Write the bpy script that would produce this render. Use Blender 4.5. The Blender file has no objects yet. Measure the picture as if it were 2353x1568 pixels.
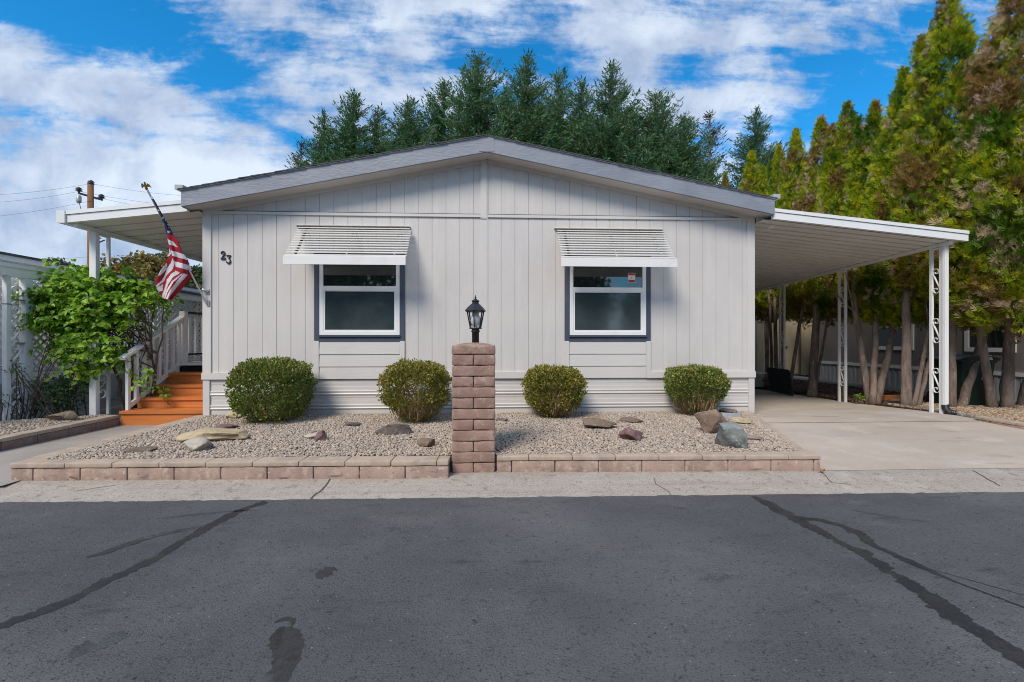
import bpy, bmesh, math, random
import numpy as np
from mathutils import Vector, Matrix, noise as mnoise

# ------------------------------------------------------------------ scene frame
SC = bpy.context.scene
COL = SC.collection
T = 0.047                      # the camera looks a little to the right of the house's depth direction
TH = math.atan(T)
SN, CS = math.sin(TH), math.cos(TH)
FPX = 1046.0                   # focal length measured in photograph units (2353 wide, 16 mm lens)
CX, CY = 1176.5, 784.0
H = 1.28                       # eye height above the street
R = math.radians

def AT(px, py, Y):
    """world point seen at a photograph position on the plane y = Y"""
    u = (px - CX) / FPX
    X = Y * (u + T) / (1 - u * T)
    d = X * SN + Y * CS
    return X, H + (CY - py) / FPX * d

def ATX(px, py, X):
    u = (px - CX) / FPX
    Y = X * (1 - u * T) / (u + T)
    d = X * SN + Y * CS
    return Y, H + (CY - py) / FPX * d

def GR(px, py, z):
    """world point seen at a photograph position on the level z"""
    d = FPX * (H - z) / (py - CY)
    r = (px - CX) / FPX * d
    return r * CS + d * SN, -r * SN + d * CS

# ------------------------------------------------------------------ materials
def _mix(nt, a, b, fac, blend='MIX'):
    n = nt.nodes.new('ShaderNodeMix'); n.data_type = 'RGBA'; n.blend_type = blend
    for s, val in ((n.inputs[0], fac), (n.inputs[6], a), (n.inputs[7], b)):
        if isinstance(val, bpy.types.NodeSocket): nt.links.new(val, s)
        elif isinstance(val, (int, float)): s.default_value = val
        else: s.default_value = (*val, 1)
    return n.outputs[2]

def _noise(nt, co, scale, detail=4, rough=.55, stretch=None, dist=0):
    if stretch:
        m = nt.nodes.new('ShaderNodeMapping'); m.inputs['Scale'].default_value = stretch
        nt.links.new(co, m.inputs['Vector']); co = m.outputs[0]
    n = nt.nodes.new('ShaderNodeTexNoise'); n.inputs['Scale'].default_value = scale
    n.inputs['Detail'].default_value = detail; n.inputs['Roughness'].default_value = rough
    n.inputs['Distortion'].default_value = dist
    nt.links.new(co, n.inputs['Vector']); return n.outputs[0]

def _ramp(nt, fac, lo, hi):
    n = nt.nodes.new('ShaderNodeMapRange'); n.interpolation_type = 'SMOOTHSTEP'
    n.inputs[1].default_value = lo; n.inputs[2].default_value = hi
    nt.links.new(fac, n.inputs[0]); return n.outputs[0]

def mat(name, base, rough=.6, layers=(), bump=None, island=None, metal=0., spec=.5, translucent=0., ior=None, objrand=False, specks=None):
    """layers: (colour, scale, lo, hi[, stretch]); bump: (scale, strength[, stretch]); island: (colour, amount) per loose piece"""
    m = bpy.data.materials.new(name); m.use_nodes = True
    nt = m.node_tree; bs = nt.nodes['Principled BSDF']; out = nt.nodes['Material Output']
    tc = nt.nodes.new('ShaderNodeTexCoord'); co = tc.outputs['Object']
    if objrand:
        oi = nt.nodes.new('ShaderNodeObjectInfo'); add = nt.nodes.new('ShaderNodeVectorMath'); add.operation = 'MULTIPLY_ADD'
        nt.links.new(oi.outputs['Random'], add.inputs[0]); add.inputs[1].default_value = (37, 53, 71)
        nt.links.new(co, add.inputs[2]); co = add.outputs[0]
    col = base
    geo = None
    if island:
        geo = nt.nodes.new('ShaderNodeNewGeometry')
        cr = nt.nodes.new('ShaderNodeValToRGB'); cr.color_ramp.interpolation = 'LINEAR'
        el = cr.color_ramp.elements
        cols = island
        el[0].position = 0; el[0].color = (*cols[0], 1)
        el[1].position = 1; el[1].color = (*cols[-1], 1)
        for k, c in enumerate(cols[1:-1]):
            e = el.new((k + 1) / (len(cols) - 1)); e.color = (*c, 1)
        nt.links.new(geo.outputs['Random Per Island'], cr.inputs[0]); col = cr.outputs[0]
    for L in layers:
        f = _noise(nt, co, L[1], 5, .6, L[4] if len(L) > 4 else None)
        f = _ramp(nt, f, L[2], L[3])
        if len(L) > 5:
            mm = nt.nodes.new('ShaderNodeMath'); mm.operation = 'MULTIPLY'; nt.links.new(f, mm.inputs[0]); mm.inputs[1].default_value = L[5]; f = mm.outputs[0]
        col = _mix(nt, col, L[0], f)
    if specks:                       # (colour, scale, radius)
        for c, s, r in specks:
            v = nt.nodes.new('ShaderNodeTexVoronoi'); v.inputs['Scale'].default_value = s
            nt.links.new(co, v.inputs['Vector'])
            sep = nt.nodes.new('ShaderNodeSeparateColor'); nt.links.new(v.outputs['Color'], sep.inputs[0])
            mu = nt.nodes.new('ShaderNodeMath'); mu.operation = 'MULTIPLY'; nt.links.new(sep.outputs[0], mu.inputs[0]); mu.inputs[1].default_value = r
            lt = nt.nodes.new('ShaderNodeMath'); lt.operation = 'SUBTRACT'; nt.links.new(mu.outputs[0], lt.inputs[0]); lt.inputs[1].default_value = r * .78
            le = nt.nodes.new('ShaderNodeMath'); le.operation = 'LESS_THAN'; nt.links.new(v.outputs['Distance'], le.inputs[0]); nt.links.new(lt.outputs[0], le.inputs[1])
            col = _mix(nt, col, c, le.outputs[0])
    if isinstance(col, tuple): bs.inputs['Base Color'].default_value = (*col, 1)
    else: nt.links.new(col, bs.inputs['Base Color'])
    bs.inputs['Roughness'].default_value = rough; bs.inputs['Metallic'].default_value = metal
    bs.inputs['Specular IOR Level'].default_value = spec
    if ior: bs.inputs['IOR'].default_value = ior
    if bump:
        bn = nt.nodes.new('ShaderNodeBump'); bn.inputs['Strength'].default_value = 1; bn.inputs['Distance'].default_value = bump[1]
        h = _noise(nt, co, bump[0], 6, .65, bump[2] if len(bump) > 2 else None)
        nt.links.new(h, bn.inputs['Height']); nt.links.new(bn.outputs[0], bs.inputs['Normal'])
    if translucent:
        tr = nt.nodes.new('ShaderNodeBsdfTranslucent'); ms = nt.nodes.new('ShaderNodeMixShader'); ms.inputs[0].default_value = translucent
        if isinstance(col, tuple): tr.inputs[0].default_value = (*col, 1)
        else: nt.links.new(col, tr.inputs[0])
        nt.links.new(bs.outputs[0], ms.inputs[1]); nt.links.new(tr.outputs[0], ms.inputs[2]); nt.links.new(ms.outputs[0], out.inputs[0])
    return m

MT = {}
MT['siding'] = mat('painted_siding', (.608, .576, .553), .55, [((.558, .530, .512), 1.1, .35, .75), ((.64, .613, .588), 7, .45, .8, (1, 1, .12))], (30, .0022, (1, 1, .10)))
MT['siding_h'] = mat('painted_lap_siding', (.60, .575, .55), .55, [((.55, .528, .508), 1.3, .4, .8)], (34, .002, (.10, 1, 1)))
MT['trimwall'] = mat('painted_trim', (.62, .593, .568), .5, [((.56, .537, .515), 2, .45, .8)], (40, .0008))
MT['skirt'] = mat('vinyl_skirting', (.61, .587, .572), .42, [((.55, .53, .518), .9, .4, .8, (1, 1, 3)), ((.34, .31, .28), 3, .62, .9, (.6, 1, .5), .35)])
MT['fascia'] = mat('grey_blue_fascia_paint', (.255, .275, .32), .5, [((.215, .235, .28), 2, .35, .7), ((.31, .33, .375), 9, .5, .8, (.2, 1, 1))], (34, .006, (.35, 1, 1)))
MT['soffit'] = mat('soffit_paint', (.58, .535, .50), .6, [((.50, .46, .43), 2, .4, .8)])
MT['shingle'] = mat('asphalt_shingle', (.06, .06, .065), .9, [((.10, .10, .105), 6, .4, .7)], (60, .004))
MT['wtrim'] = mat('dark_window_trim', (.062, .075, .108), .45, [((.085, .10, .135), 5, .5, .8)], (60, .0006))
MT['vinyl'] = mat('white_vinyl', (.80, .80, .79), .35, [((.70, .70, .69), 3, .55, .85)])
MT['dark'] = mat('black_gap', (.012, .012, .012), .8)
MT['glass'] = mat('window_glass', (.010, .016, .017), .03, spec=.9, ior=1.75)
MT['screen'] = mat('screened_glass', (.034, .050, .057), .06, [((.058, .076, .083), 2.0, .35, .7)], spec=.8, ior=1.6)
MT['awning'] = mat('cream_awning_aluminium', (.66, .645, .61), .38, [((.58, .565, .53), 3, .45, .8)])
MT['awnbar'] = mat('white_awning_valance', (.77, .75, .74), .4, [((.68, .66, .65), 3, .5, .8)])
MT['wmetal'] = mat('white_painted_metal', (.80, .80, .79), .38, [((.72, .725, .72), 2, .45, .8)])
MT['pan'] = mat('roof_pan_underside', (.78, .76, .70), .45, [((.68, .66, .60), 1.2, .4, .8)])
MT['black'] = mat('black_metal', (.018, .021, .024), .42, [((.035, .04, .045), 8, .5, .8)])
MT['lampglass'] = mat('frosted_lamp_glass', (.72, .75, .76), .25, translucent=.35)
MT['cedar'] = mat('stained_cedar', (.58, .185, .045), .5, [((.42, .12, .028), 4, .42, .75, (.25, 2, 3)), ((.68, .27, .08), 9, .5, .8, (.15, 2, 4))], (30, .001, (.1, 1, 1)))
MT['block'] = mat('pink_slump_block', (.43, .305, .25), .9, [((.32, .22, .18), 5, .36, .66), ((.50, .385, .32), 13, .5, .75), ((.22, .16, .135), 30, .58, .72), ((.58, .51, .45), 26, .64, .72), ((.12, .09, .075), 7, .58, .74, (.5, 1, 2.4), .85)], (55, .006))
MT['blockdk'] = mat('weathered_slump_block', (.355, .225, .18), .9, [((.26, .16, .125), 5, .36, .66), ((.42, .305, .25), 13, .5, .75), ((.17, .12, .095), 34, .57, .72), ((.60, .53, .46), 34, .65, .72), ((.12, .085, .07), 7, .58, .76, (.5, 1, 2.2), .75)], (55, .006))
MT['blockbr'] = mat('brown_shaded_block', (.23, .165, .145), .9, [((.16, .115, .10), 6, .38, .68), ((.29, .22, .19), 13, .5, .75)], (55, .006))  # slump block with shade mixed into its darker colours
MT['cap'] = mat('tan_cap_block', (.44, .345, .265), .9, [((.34, .27, .215), 5, .4, .7), ((.48, .41, .345), 14, .5, .75), ((.19, .15, .115), 30, .66, .75, (1, 1, 1), .7)], (60, .004))
MT['mortar'] = mat('dirty_mortar', (.085, .07, .06), .95, [((.30, .26, .23), 7, .55, .7)], (60, .003))
MT['asphalt'] = mat('sealed_asphalt', (.106, .107, .114), .8, [((.080, .081, .088), .8, .35, .7, (1, 1.6, 1)), ((.150, .150, .152), .45, .42, .68), ((.165, .160, .150), 1.6, .56, .74, (.6, 1.3, 1), .6), ((.050, .051, .055), 4, .58, .74, (.5, 1.5, 1), .75), ((.19, .185, .175), 140, .56, .70), ((.026, .027, .030), 120, .54, .68), ((.135, .13, .12), 45, .60, .75), ((.040, .041, .045), 38, .58, .72)], (110, .012),
                    specks=[((.38, .365, .34), 17, .34), ((.30, .25, .18), 26, .46), ((.018, .018, .019), 21, .6), ((.30, .295, .28), 38, .72), ((.045, .045, .048), 44, .8)], spec=.3)
MT['tar'] = mat('crack_sealant', (.021, .021, .022), .62, [((.036, .034, .032), 6, .40, .65, (1, 1, 1)), ((.062, .058, .054), 60, .56, .72), ((.012, .012, .012), 45, .55, .7)], (80, .006), spec=.35)
MT['stain'] = mat('oil_stain', (.060, .061, .066), .75, [((.088, .090, .098), 6, .40, .58), ((.03, .03, .032), 60, .56, .72)], (110, .010), spec=.3)
MT['tarweak'] = mat('worn_sealant', (.042, .041, .041), .72, [((.080, .081, .088), 5, .50, .66), ((.028, .027, .026), 30, .5, .7)], (80, .006), spec=.3)
MT['gutter'] = mat('old_concrete_gutter', (.39, .345, .295), .92, [((.27, .23, .195), 1.3, .50, .72, (.35, 5, 1), .7), ((.35, .30, .255), .9, .38, .7, (.5, 2.5, 1)), ((.46, .43, .40), 3, .5, .8), ((.17, .15, .13), 60, .54, .68), ((.60, .56, .52), 75, .58, .72), ((.24, .21, .185), 14, .56, .70)], (90, .006), specks=[((.10, .085, .075), 34, .28), ((.14, .10, .08), 17, .16)])
MT['path'] = mat('concrete_walkway', (.36, .325, .295), .92, [((.29, .26, .235), 1.2, .38, .7), ((.42, .39, .36), 40, .55, .75), ((.20, .18, .16), 50, .60, .75)], (90, .005))
MT['drive'] = mat('concrete_driveway', (.48, .41, .345), .9, [((.40, .34, .285), .7, .38, .68, (.6, 1.4, 1)), ((.53, .46, .395), 2.4, .5, .8), ((.22, .185, .155), 3, .56, .74, (.5, 1.6, 1), .5), ((.27, .235, .20), 40, .56, .72, (1, 1, 1), .5), ((.44, .44, .45), .8, .58, .75, (1, 1, 1), .7)], (80, .004), specks=[((.16, .12, .09), 9, .16)])
MT['shadecon'] = mat('shaded_concrete', (.22, .205, .19), .9, [((.16, .15, .14), .8, .38, .7)], (70, .004))  # concrete for shaded ground, the shade is part of its dark colour
MT['soil'] = mat('gravel_soil', (.10, .085, .075), .95, [((.14, .12, .105), 12, .4, .7)], (60, .01))
MT['ground'] = mat('bare_ground', (.14, .12, .09), .95, [((.07, .09, .035), .3, .45, .7), ((.10, .085, .065), 3, .4, .7)], (20, .02))
MT['mulch'] = mat('bark_mulch', (.085, .042, .022), .95, [((.045, .022, .012), 14, .4, .65), ((.16, .09, .05), 30, .58, .7)], (40, .03))
MT['pebble'] = mat('river_pebbles', (.4, .37, .33), .8, island=[(.20, .16, .13), (.40, .33, .27), (.32, .275, .24), (.50, .405, .305), (.40, .34, .285), (.27, .22, .18), (.58, .495, .40), (.40, .285, .22), (.43, .38, .33)])
MT['chips'] = mat('bark_chips', (.3, .22, .15), .9, island=[(.16, .10, .06), (.34, .24, .16), (.44, .34, .24), (.28, .19, .13), (.50, .41, .31)])
def rockmat(n, a, b, c):
    return mat(n, a, .85, [(b, 5, .38, .66), (c, 16, .52, .72)], (22, .02))
MT['bark'] = mat('conifer_bark', (.27, .205, .165), .95, [((.15, .11, .088), 10, .4, .65, (1, 1, .2)), ((.40, .32, .27), 22, .55, .75, (1, 1, .3))], (26, .02, (1, 1, .22)))
MT['twig'] = mat('dry_twigs', (.30, .20, .10), .9, island=[(.14, .08, .035), (.36, .24, .11), (.46, .33, .17), (.24, .155, .075)])
MT['stem'] = mat('grey_brown_stems', (.13, .095, .075), .9, [((.07, .05, .04), 20, .4, .7)], (40, .01))
def arbmat(n, b0, b1):
    return mat(n, (.1, .12, .02), .65, island=[(.11, .21, .006), (.22, .33, .010), (.35, .40, .014), (.17, .29, .008), (.40, .41, .02)], objrand=True,
                layers=[((.55, .50, .015), 4.5, .49, .60, (1, 1, 1), .85), ((.035, .135, .006), 1.3, .50, .62, (1, 1, .7), .85), ((.25, .14, .045), 1.6, b0, b0 + .08, (1, 1, .6), .9), ((.60, .44, .31), 3.4, b1, b1 + .08, (1, 1, .8), .95)], translucent=.45, spec=.25)
MT['arbor'] = arbmat('arborvitae_foliage', .535, .565)
MT['arbor_brown'] = arbmat('browning_arborvitae_foliage', .495, .535)
MT['fir'] = mat('fir_needles', (.03, .06, .04), .7, island=[(.035, .12, .045), (.10, .24, .10), (.27, .44, .25), (.07, .18, .06), (.19, .30, .08)], objrand=True,
                layers=[((.15, .17, .04), .35, .55, .75, (1, 1, 1), .55), ((.13, .22, .20), .5, .55, .72, (1, 1, 1), .5)], translucent=.15, spec=.3)
MT['firdead'] = mat('thin_fir_needles', (.05, .05, .03), .8, island=[(.03, .045, .028), (.07, .05, .032), (.045, .065, .04)], spec=.3)
MT['box_a'] = mat('boxwood_leaves_green', (.05, .08, .02), .45, island=[(.045, .10, .014), (.125, .195, .026), (.21, .26, .036), (.08, .15, .024), (.40, .36, .10)],
                  layers=[((.26, .20, .065), 3.2, .58, .72, (1, 1, 1), .7)], translucent=.2, spec=.5)
MT['box_b'] = mat('boxwood_leaves_olive', (.08, .09, .02), .45, island=[(.07, .105, .012), (.17, .185, .022), (.28, .25, .034), (.12, .155, .018), (.48, .36, .11)],
                  layers=[((.38, .25, .06), 4.0, .54, .68, (1, 1, 1), .75)], translucent=.2, spec=.5)
MT['lilac'] = mat('lilac_leaves', (.08, .15, .03), .42, island=[(.10, .24, .014), (.20, .40, .022), (.31, .52, .035), (.14, .32, .024), (.42, .50, .06)],
                  layers=[((.24, .14, .06), 1.6, .66, .74, (1, 1, 1), .7)], translucent=.42, spec=.5)
MT['box_tip'] = mat('boxwood_new_growth', (.4, .3, .1), .6, island=[(.34, .27, .06), (.50, .38, .12), (.28, .27, .06), (.58, .45, .20), (.22, .25, .05)], translucent=.25)  # tan new growth that also paints the shrub tops brighter
MT['rose'] = mat('rose_leaves', (.05, .1, .03), .5, island=[(.045, .12, .028), (.08, .19, .045), (.13, .24, .045), (.06, .15, .04)], translucent=.25)
MT['leaf_green'] = mat('broadleaf_green', (.06, .09, .03), .7, island=[(.05, .085, .028), (.09, .14, .045), (.13, .18, .055)], translucent=.2)
MT['leaf_gold'] = mat('autumn_leaves', (.2, .13, .03), .7, island=[(.16, .14, .03), (.30, .22, .045), (.38, .23, .06), (.20, .19, .045)], translucent=.25, layers=[((.07, .095, .025), .5, .5, .68)], objrand=True)
MT['leaf_rust'] = mat('rust_leaves', (.13, .06, .04), .7, island=[(.08, .04, .03), (.15, .075, .045), (.10, .08, .04)], translucent=.2)
MT['polewood'] = mat('utility_pole_wood', (.24, .115, .055), .85, [((.14, .065, .03), 5, .4, .7, (1, 1, .1))])
MT['gold'] = mat('gilded_metal', (.34, .20, .045), .38, metal=.7)
MT['steel'] = mat('brushed_aluminium', (.52, .50, .47), .4, metal=.5)
MT['red'] = mat('flag_red_cloth', (.42, .012, .028), .75, [((.32, .008, .02), 9, .4, .7)])
MT['white'] = mat('flag_white_cloth', (.74, .73, .76), .75, [((.64, .62, .66), 9, .45, .75)])
MT['blue'] = mat('flag_blue_cloth', (.012, .022, .085), .75, [((.008, .014, .055), 9, .4, .7)])
MT['bin'] = mat('green_plastic', (.010, .030, .020), .42)
MT['shed'] = mat('beige_shed_siding', (.40, .335, .225), .7, [((.33, .27, .18), 2, .4, .7)], (24, .002, (1, 1, .1)))
MT['nbwall'] = mat('taupe_neighbour_siding', (.25, .22, .22), .7, [((.20, .175, .175), 1, .4, .7)], (24, .002, (1, 1, .1)))
MT['nbskirt'] = mat('ribbed_white_skirting', (.42, .43, .45), .5, [((.34, .35, .36), 1.5, .4, .75)])
MT['edger'] = mat('grey_edger', (.26, .25, .215), .95, [((.17, .17, .14), 7, .4, .7)], (60, .006))
MT['bucket'] = mat('white_bucket_plastic', (.85, .84, .80), .4)
MT['sticker_r'] = mat('red_print', (.40, .03, .03), .5)
MT['sticker_w'] = mat('white_print', (.66, .66, .64), .5)
MT['leafbrown'] = mat('dry_leaf', (.40, .19, .07), .8, [((.26, .11, .04), 20, .4, .7)])
MT['insul'] = mat('porcelain', (.05, .045, .06), .2)
MT['wire'] = mat('wire', (.10, .10, .11), .6)
MT['nbwhite'] = mat('pale_blue_white_siding', (.80, .81, .82), .55, [((.74, .75, .76), 1.4, .4, .75)])
MT['lattice'] = mat('white_lattice', (.85, .85, .85), .5, [((.78, .78, .78), 3, .4, .75)])

# ------------------------------------------------------------------ mesh building
OFF = {}                       # where each thing's origin stands in the world

class MB:
    def __init__(s): s.v = []; s.f = []; s.m = []
    def add(s, vs, fs, m=0):
        o = len(s.v); s.v += [tuple(p) for p in vs]
        s.f += [tuple(i + o for i in f) for f in fs]; s.m += [m] * len(fs)
        return s
    def box(s, x0, x1, y0, y1, z0, z1, m=0):
        vs = [(x0, y0, z0), (x1, y0, z0), (x1, y1, z0), (x0, y1, z0), (x0, y0, z1), (x1, y0, z1), (x1, y1, z1), (x0, y1, z1)]
        return s.add(vs, [(0, 3, 2, 1), (4, 5, 6, 7), (0, 1, 5, 4), (1, 2, 6, 5), (2, 3, 7, 6), (3, 0, 4, 7)], m)
    def bar(s, p, q, w, h, up=(0, 0, 1), m=0):
        p, q = Vector(p), Vector(q); a = (q - p).normalized(); u = Vector(up)
        sd = a.cross(u)
        if sd.length < 1e-5: sd = a.cross(Vector((1, 0, 0)))
        sd.normalize(); u = sd.cross(a).normalized()
        vs = [e + sd * (w / 2 * i) + u * (h / 2 * j) for e in (p, q) for i, j in ((-1, -1), (1, -1), (1, 1), (-1, 1))]
        return s.add(vs, [(0, 3, 2, 1), (4, 5, 6, 7), (0, 1, 5, 4), (1, 2, 6, 5), (2, 3, 7, 6), (3, 0, 4, 7)], m)
    def tube(s, pts, rad, n=8, m=0, cap=True):
        pts = [Vector(p) for p in pts]
        if not isinstance(rad, (list, tuple)): rad = [rad] * len(pts)
        o = len(s.v); ref = None; fs = []
        for i, p in enumerate(pts):
            a = (pts[min(i + 1, len(pts) - 1)] - pts[max(i - 1, 0)]).normalized()
            if ref is None: ref = a.orthogonal().normalized()
            ref = (ref - a * ref.dot(a)).normalized(); b = a.cross(ref)
            for k in range(n):
                t = 2 * math.pi * k / n
                s.v.append(tuple(p + (ref * math.cos(t) + b * math.sin(t)) * rad[i]))
        for i in range(len(pts) - 1):
            for k in range(n):
                k2 = (k + 1) % n
                fs.append((o + i * n + k, o + i * n + k2, o + (i + 1) * n + k2, o + (i + 1) * n + k))
        if cap:
            fs.append(tuple(o + k for k in range(n))[::-1]); fs.append(tuple(o + (len(pts) - 1) * n + k for k in range(n)))
        s.f += fs; s.m += [m] * len(fs); return s
    def lathe(s, prof, c, n=16, m=0, ang=0, sq=1):
        o = len(s.v); fs = []
        for r, z in prof:
            for k in range(n):
                t = 2 * math.pi * k / n + ang
                s.v.append((c[0] + r * math.cos(t), c[1] + r * math.sin(t) * sq, c[2] + z))
        for i in range(len(prof) - 1):
            for k in range(n):
                k2 = (k + 1) % n
                fs.append((o + i * n + k, o + i * n + k2, o + (i + 1) * n + k2, o + (i + 1) * n + k))
        fs.append(tuple(o + k for k in range(n))[::-1]); fs.append(tuple(o + (len(prof) - 1) * n + k for k in range(n)))
        s.f += fs; s.m += [m] * len(fs); return s
    def prism(s, poly, a0, a1, axis='y', m=0):
        """polygon extruded along an axis; poly in the two other axes"""
        n = len(poly)
        def P(p, a):
            return (p[0], a, p[1]) if axis == 'y' else (a, p[0], p[1]) if axis == 'x' else (p[0], p[1], a)
        vs = [P(p, a0) for p in poly] + [P(p, a1) for p in poly]
        fs = [tuple(range(n)), tuple(range(2 * n - 1, n - 1, -1))]
        fs += [(i, i + n, (i + 1) % n + n, (i + 1) % n) for i in range(n)]
        return s.add(vs, fs, m)
    def rbox(s, c, hx, hy, hz, rot=0., r=.008, amp=.003, div=.04, seed=0, m=0, pillow=0.):
        """rounded, slightly uneven block turned by rot about z"""
        pts = {}; fs = []
        hs = (hx, hy, hz); base = len(s.v); vs = []; crd = []
        for h in hs:
            k = max(1, min(12, int(round(2 * (h - r) / div))))
            crd.append([-h, -h + .3 * r] + [-h + r + 2 * (h - r) * i / k for i in range(k + 1)] + [h - .3 * r, h])
        cnt = [len(c_) - 1 for c_ in crd]
        def vid(i, j, k):
            key = (i, j, k)
            if key in pts: return pts[key]
            p = [crd[a][(i, j, k)[a]] for a in range(3)]
            q = [max(-hs[a] + r, min(hs[a] - r, p[a])) for a in range(3)]
            d = Vector([p[a] - q[a] for a in range(3)])
            if d.length > 1e-9: d = d.normalized() * r
            P = Vector(q) + d
            if amp:
                nv = mnoise.noise_vector(P * 11 + Vector((seed * 3.1, seed * 1.7, seed)))
                nv2 = mnoise.noise_vector(P * 34 + Vector((seed, seed * 2.7, seed)))
                P += nv * amp + nv2 * amp * .45
            cc, ss = math.cos(rot), math.sin(rot)
            vs.append((c[0] + P.x * cc - P.y * ss, c[1] + P.x * ss + P.y * cc, c[2] + P.z))
            pts[key] = base + len(vs) - 1
            return pts[key]
        a, b, e = cnt
        for i in range(a):
            for j in range(b):
                for k, fl in ((0, 1), (e, 0)):
                    q = [vid(i, j, k), vid(i + 1, j, k), vid(i + 1, j + 1, k), vid(i, j + 1, k)]
                    fs.append(tuple(q[::-1] if fl else q))
        for i in range(a):
            for k in range(e):
                for j, fl in ((0, 0), (b, 1)):
                    q = [vid(i, j, k), vid(i + 1, j, k), vid(i + 1, j, k + 1), vid(i, j, k + 1)]
                    fs.append(tuple(q[::-1] if fl else q))
        for j in range(b):
            for k in range(e):
                for i, fl in ((0, 1), (a, 0)):
                    q = [vid(i, j, k), vid(i, j + 1, k), vid(i, j + 1, k + 1), vid(i, j, k + 1)]
                    fs.append(tuple(q[::-1] if fl else q))
        s.v += vs; s.f += fs; s.m += [m] * len(fs); return s
    def build(s, name, mats, parent=None, smooth=False, loc=None):
        off = loc if loc is not None else (OFF.get(parent.name, (0, 0, 0)) if parent else (0, 0, 0))
        me = bpy.data.meshes.new(name)
        me.from_pydata([(p[0] - off[0], p[1] - off[1], p[2] - off[2]) for p in s.v], [], s.f)
        return link(name, me, mats, parent, smooth, s.m, loc)

def link(name, me, mats, parent=None, smooth=False, mi=None, loc=None):
    if not isinstance(mats, (list, tuple)): mats = [mats]
    for m in mats: me.materials.append(m)
    if mi is not None and len(mats) > 1: me.polygons.foreach_set('material_index', mi)
    if smooth:
        me.polygons.foreach_set('use_smooth', [True] * len(me.polygons))
    me.update()
    o = bpy.data.objects.new(name, me); COL.objects.link(o)
    if loc is not None: o.location = loc; OFF[o.name] = tuple(loc)
    if parent:
        o.parent = parent
        OFF[o.name] = OFF.get(parent.name, (0, 0, 0))
    return o

def np_mesh(name, V, F, mats, parent=None, smooth=False, off=(0, 0, 0), loc=None):
    V = np.asarray(V, dtype=np.float32) - np.asarray(off, dtype=np.float32)
    F = np.asarray(F, dtype=np.int32); k = F.shape[1]
    me = bpy.data.meshes.new(name)
    me.vertices.add(len(V)); me.vertices.foreach_set('co', V.ravel())
    me.loops.add(F.size); me.loops.foreach_set('vertex_index', F.ravel())
    me.polygons.add(len(F)); me.polygons.foreach_set('loop_start', np.arange(0, F.size, k, dtype=np.int32))
    me.update(calc_edges=True)
    return link(name, me, mats, parent, smooth, None, loc)

def thing(name, label, cat, loc=(0, 0, 0), group=None):
    o = bpy.data.objects.new(name, None); COL.objects.link(o); o.location = loc; o.empty_display_size = .2
    OFF[o.name] = tuple(loc)
    return tag(o, label, cat, group)

def tag(o, label=None, cat=None, group=None, kind=None):
    if label: o['label'] = label
    if cat: o['category'] = cat
    if group: o['group'] = group
    if kind: o['kind'] = kind
    return o

def dup(root, loc, rotz=None, scale=None, label=None):
    r = root.copy(); COL.objects.link(r); r.location = loc
    if rotz is not None: r.rotation_euler = (0, 0, rotz)
    if scale is not None: r.scale = scale
    if label: r['label'] = label
    for ch in list(root.children):
        c = ch.copy(); COL.objects.link(c); c.parent = r
        for g in ch.children:
            d = g.copy(); COL.objects.link(d); d.parent = c
    return r

# scattering a small template over many places
def scatter(tv, tf, pos, ax, nr, size):
    """tv: template verts with x along the leaf, y across, z its normal"""
    tv = np.asarray(tv, float); tf = np.asarray(tf, int); pos = np.asarray(pos, float)
    ax = np.asarray(ax, float); ax /= np.linalg.norm(ax, axis=1, keepdims=True) + 1e-9
    nr = np.asarray(nr, float); y = np.cross(nr, ax); y /= np.linalg.norm(y, axis=1, keepdims=True) + 1e-9
    z = np.cross(ax, y); size = np.asarray(size, float).reshape(-1, 1, 1)
    V = pos[:, None, :] + size * (tv[None, :, 0:1] * ax[:, None, :] + tv[None, :, 1:2] * y[:, None, :] + tv[None, :, 2:3] * z[:, None, :])
    n = len(pos); F = tf[None] + (np.arange(n) * len(tv))[:, None, None]
    return V.reshape(-1, 3), F.reshape(-1, tf.shape[1])

def join_np(parts):
    Vs, Fs, o = [], [], 0
    for V, F in parts:
        Vs.append(V); Fs.append(F + o); o += len(V)
    return np.concatenate(Vs), np.concatenate(Fs)
# ------------------------------------------------------------------ setting: ground, street, gutter, walkway, driveway
def street(X): return 3.67 - .0165 * X            # street edge line
def sheet(name, rows, m, smooth=False):
    """rows of points -> grid"""
    b = MB(); n = len(rows[0])
    vs = [p for r in rows for p in r]
    fs = [(i * n + j, i * n + j + 1, (i + 1) * n + j + 1, (i + 1) * n + j) for i in range(len(rows) - 1) for j in range(n - 1)]
    b.add(vs, fs); o = b.build(name, m, None, smooth); tag(o, kind='structure'); return o

g = MB(); g.add([(-260, -160, -.06), (260, -160, -.06), (260, 320, -.06), (-260, 320, -.06)], [(0, 1, 2, 3)])
tag(g.build('ground', MT['ground']), kind='structure')
xs = np.linspace(-60, 60, 121)
rng = random.Random(5)
xs2 = list(np.linspace(-60, -9, 30)) + list(np.linspace(-8.9, 8.9, 420)) + list(np.linspace(9, 60, 30))
edge = [(x, street(x) + .02 + .018 * mnoise.noise((x * 3.1, 2, 0)) + .016 * mnoise.noise((x * 11, 5, 0)) + .012 * mnoise.noise((x * 31, 9, 0)), 0.014) for x in xs2]
road = sheet('road', [[(x, -9, 0.014) for x in xs2], edge, [(e[0], e[1] + .006, -.02) for e in edge]], MT['asphalt'])
road_l = lambda x, y: 0.018
# concrete gutter strip with a shallow channel
prof = [(-.12, .0), (.0, .008), (.10, .022), (.22, .034), (.27, .036), (.36, .050), (.46, .060), (.70, .062)]
gut = sheet('gutter', [[(x, street(x) + a, z) for x in xs] for a, z in prof], MT['gutter'])

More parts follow.
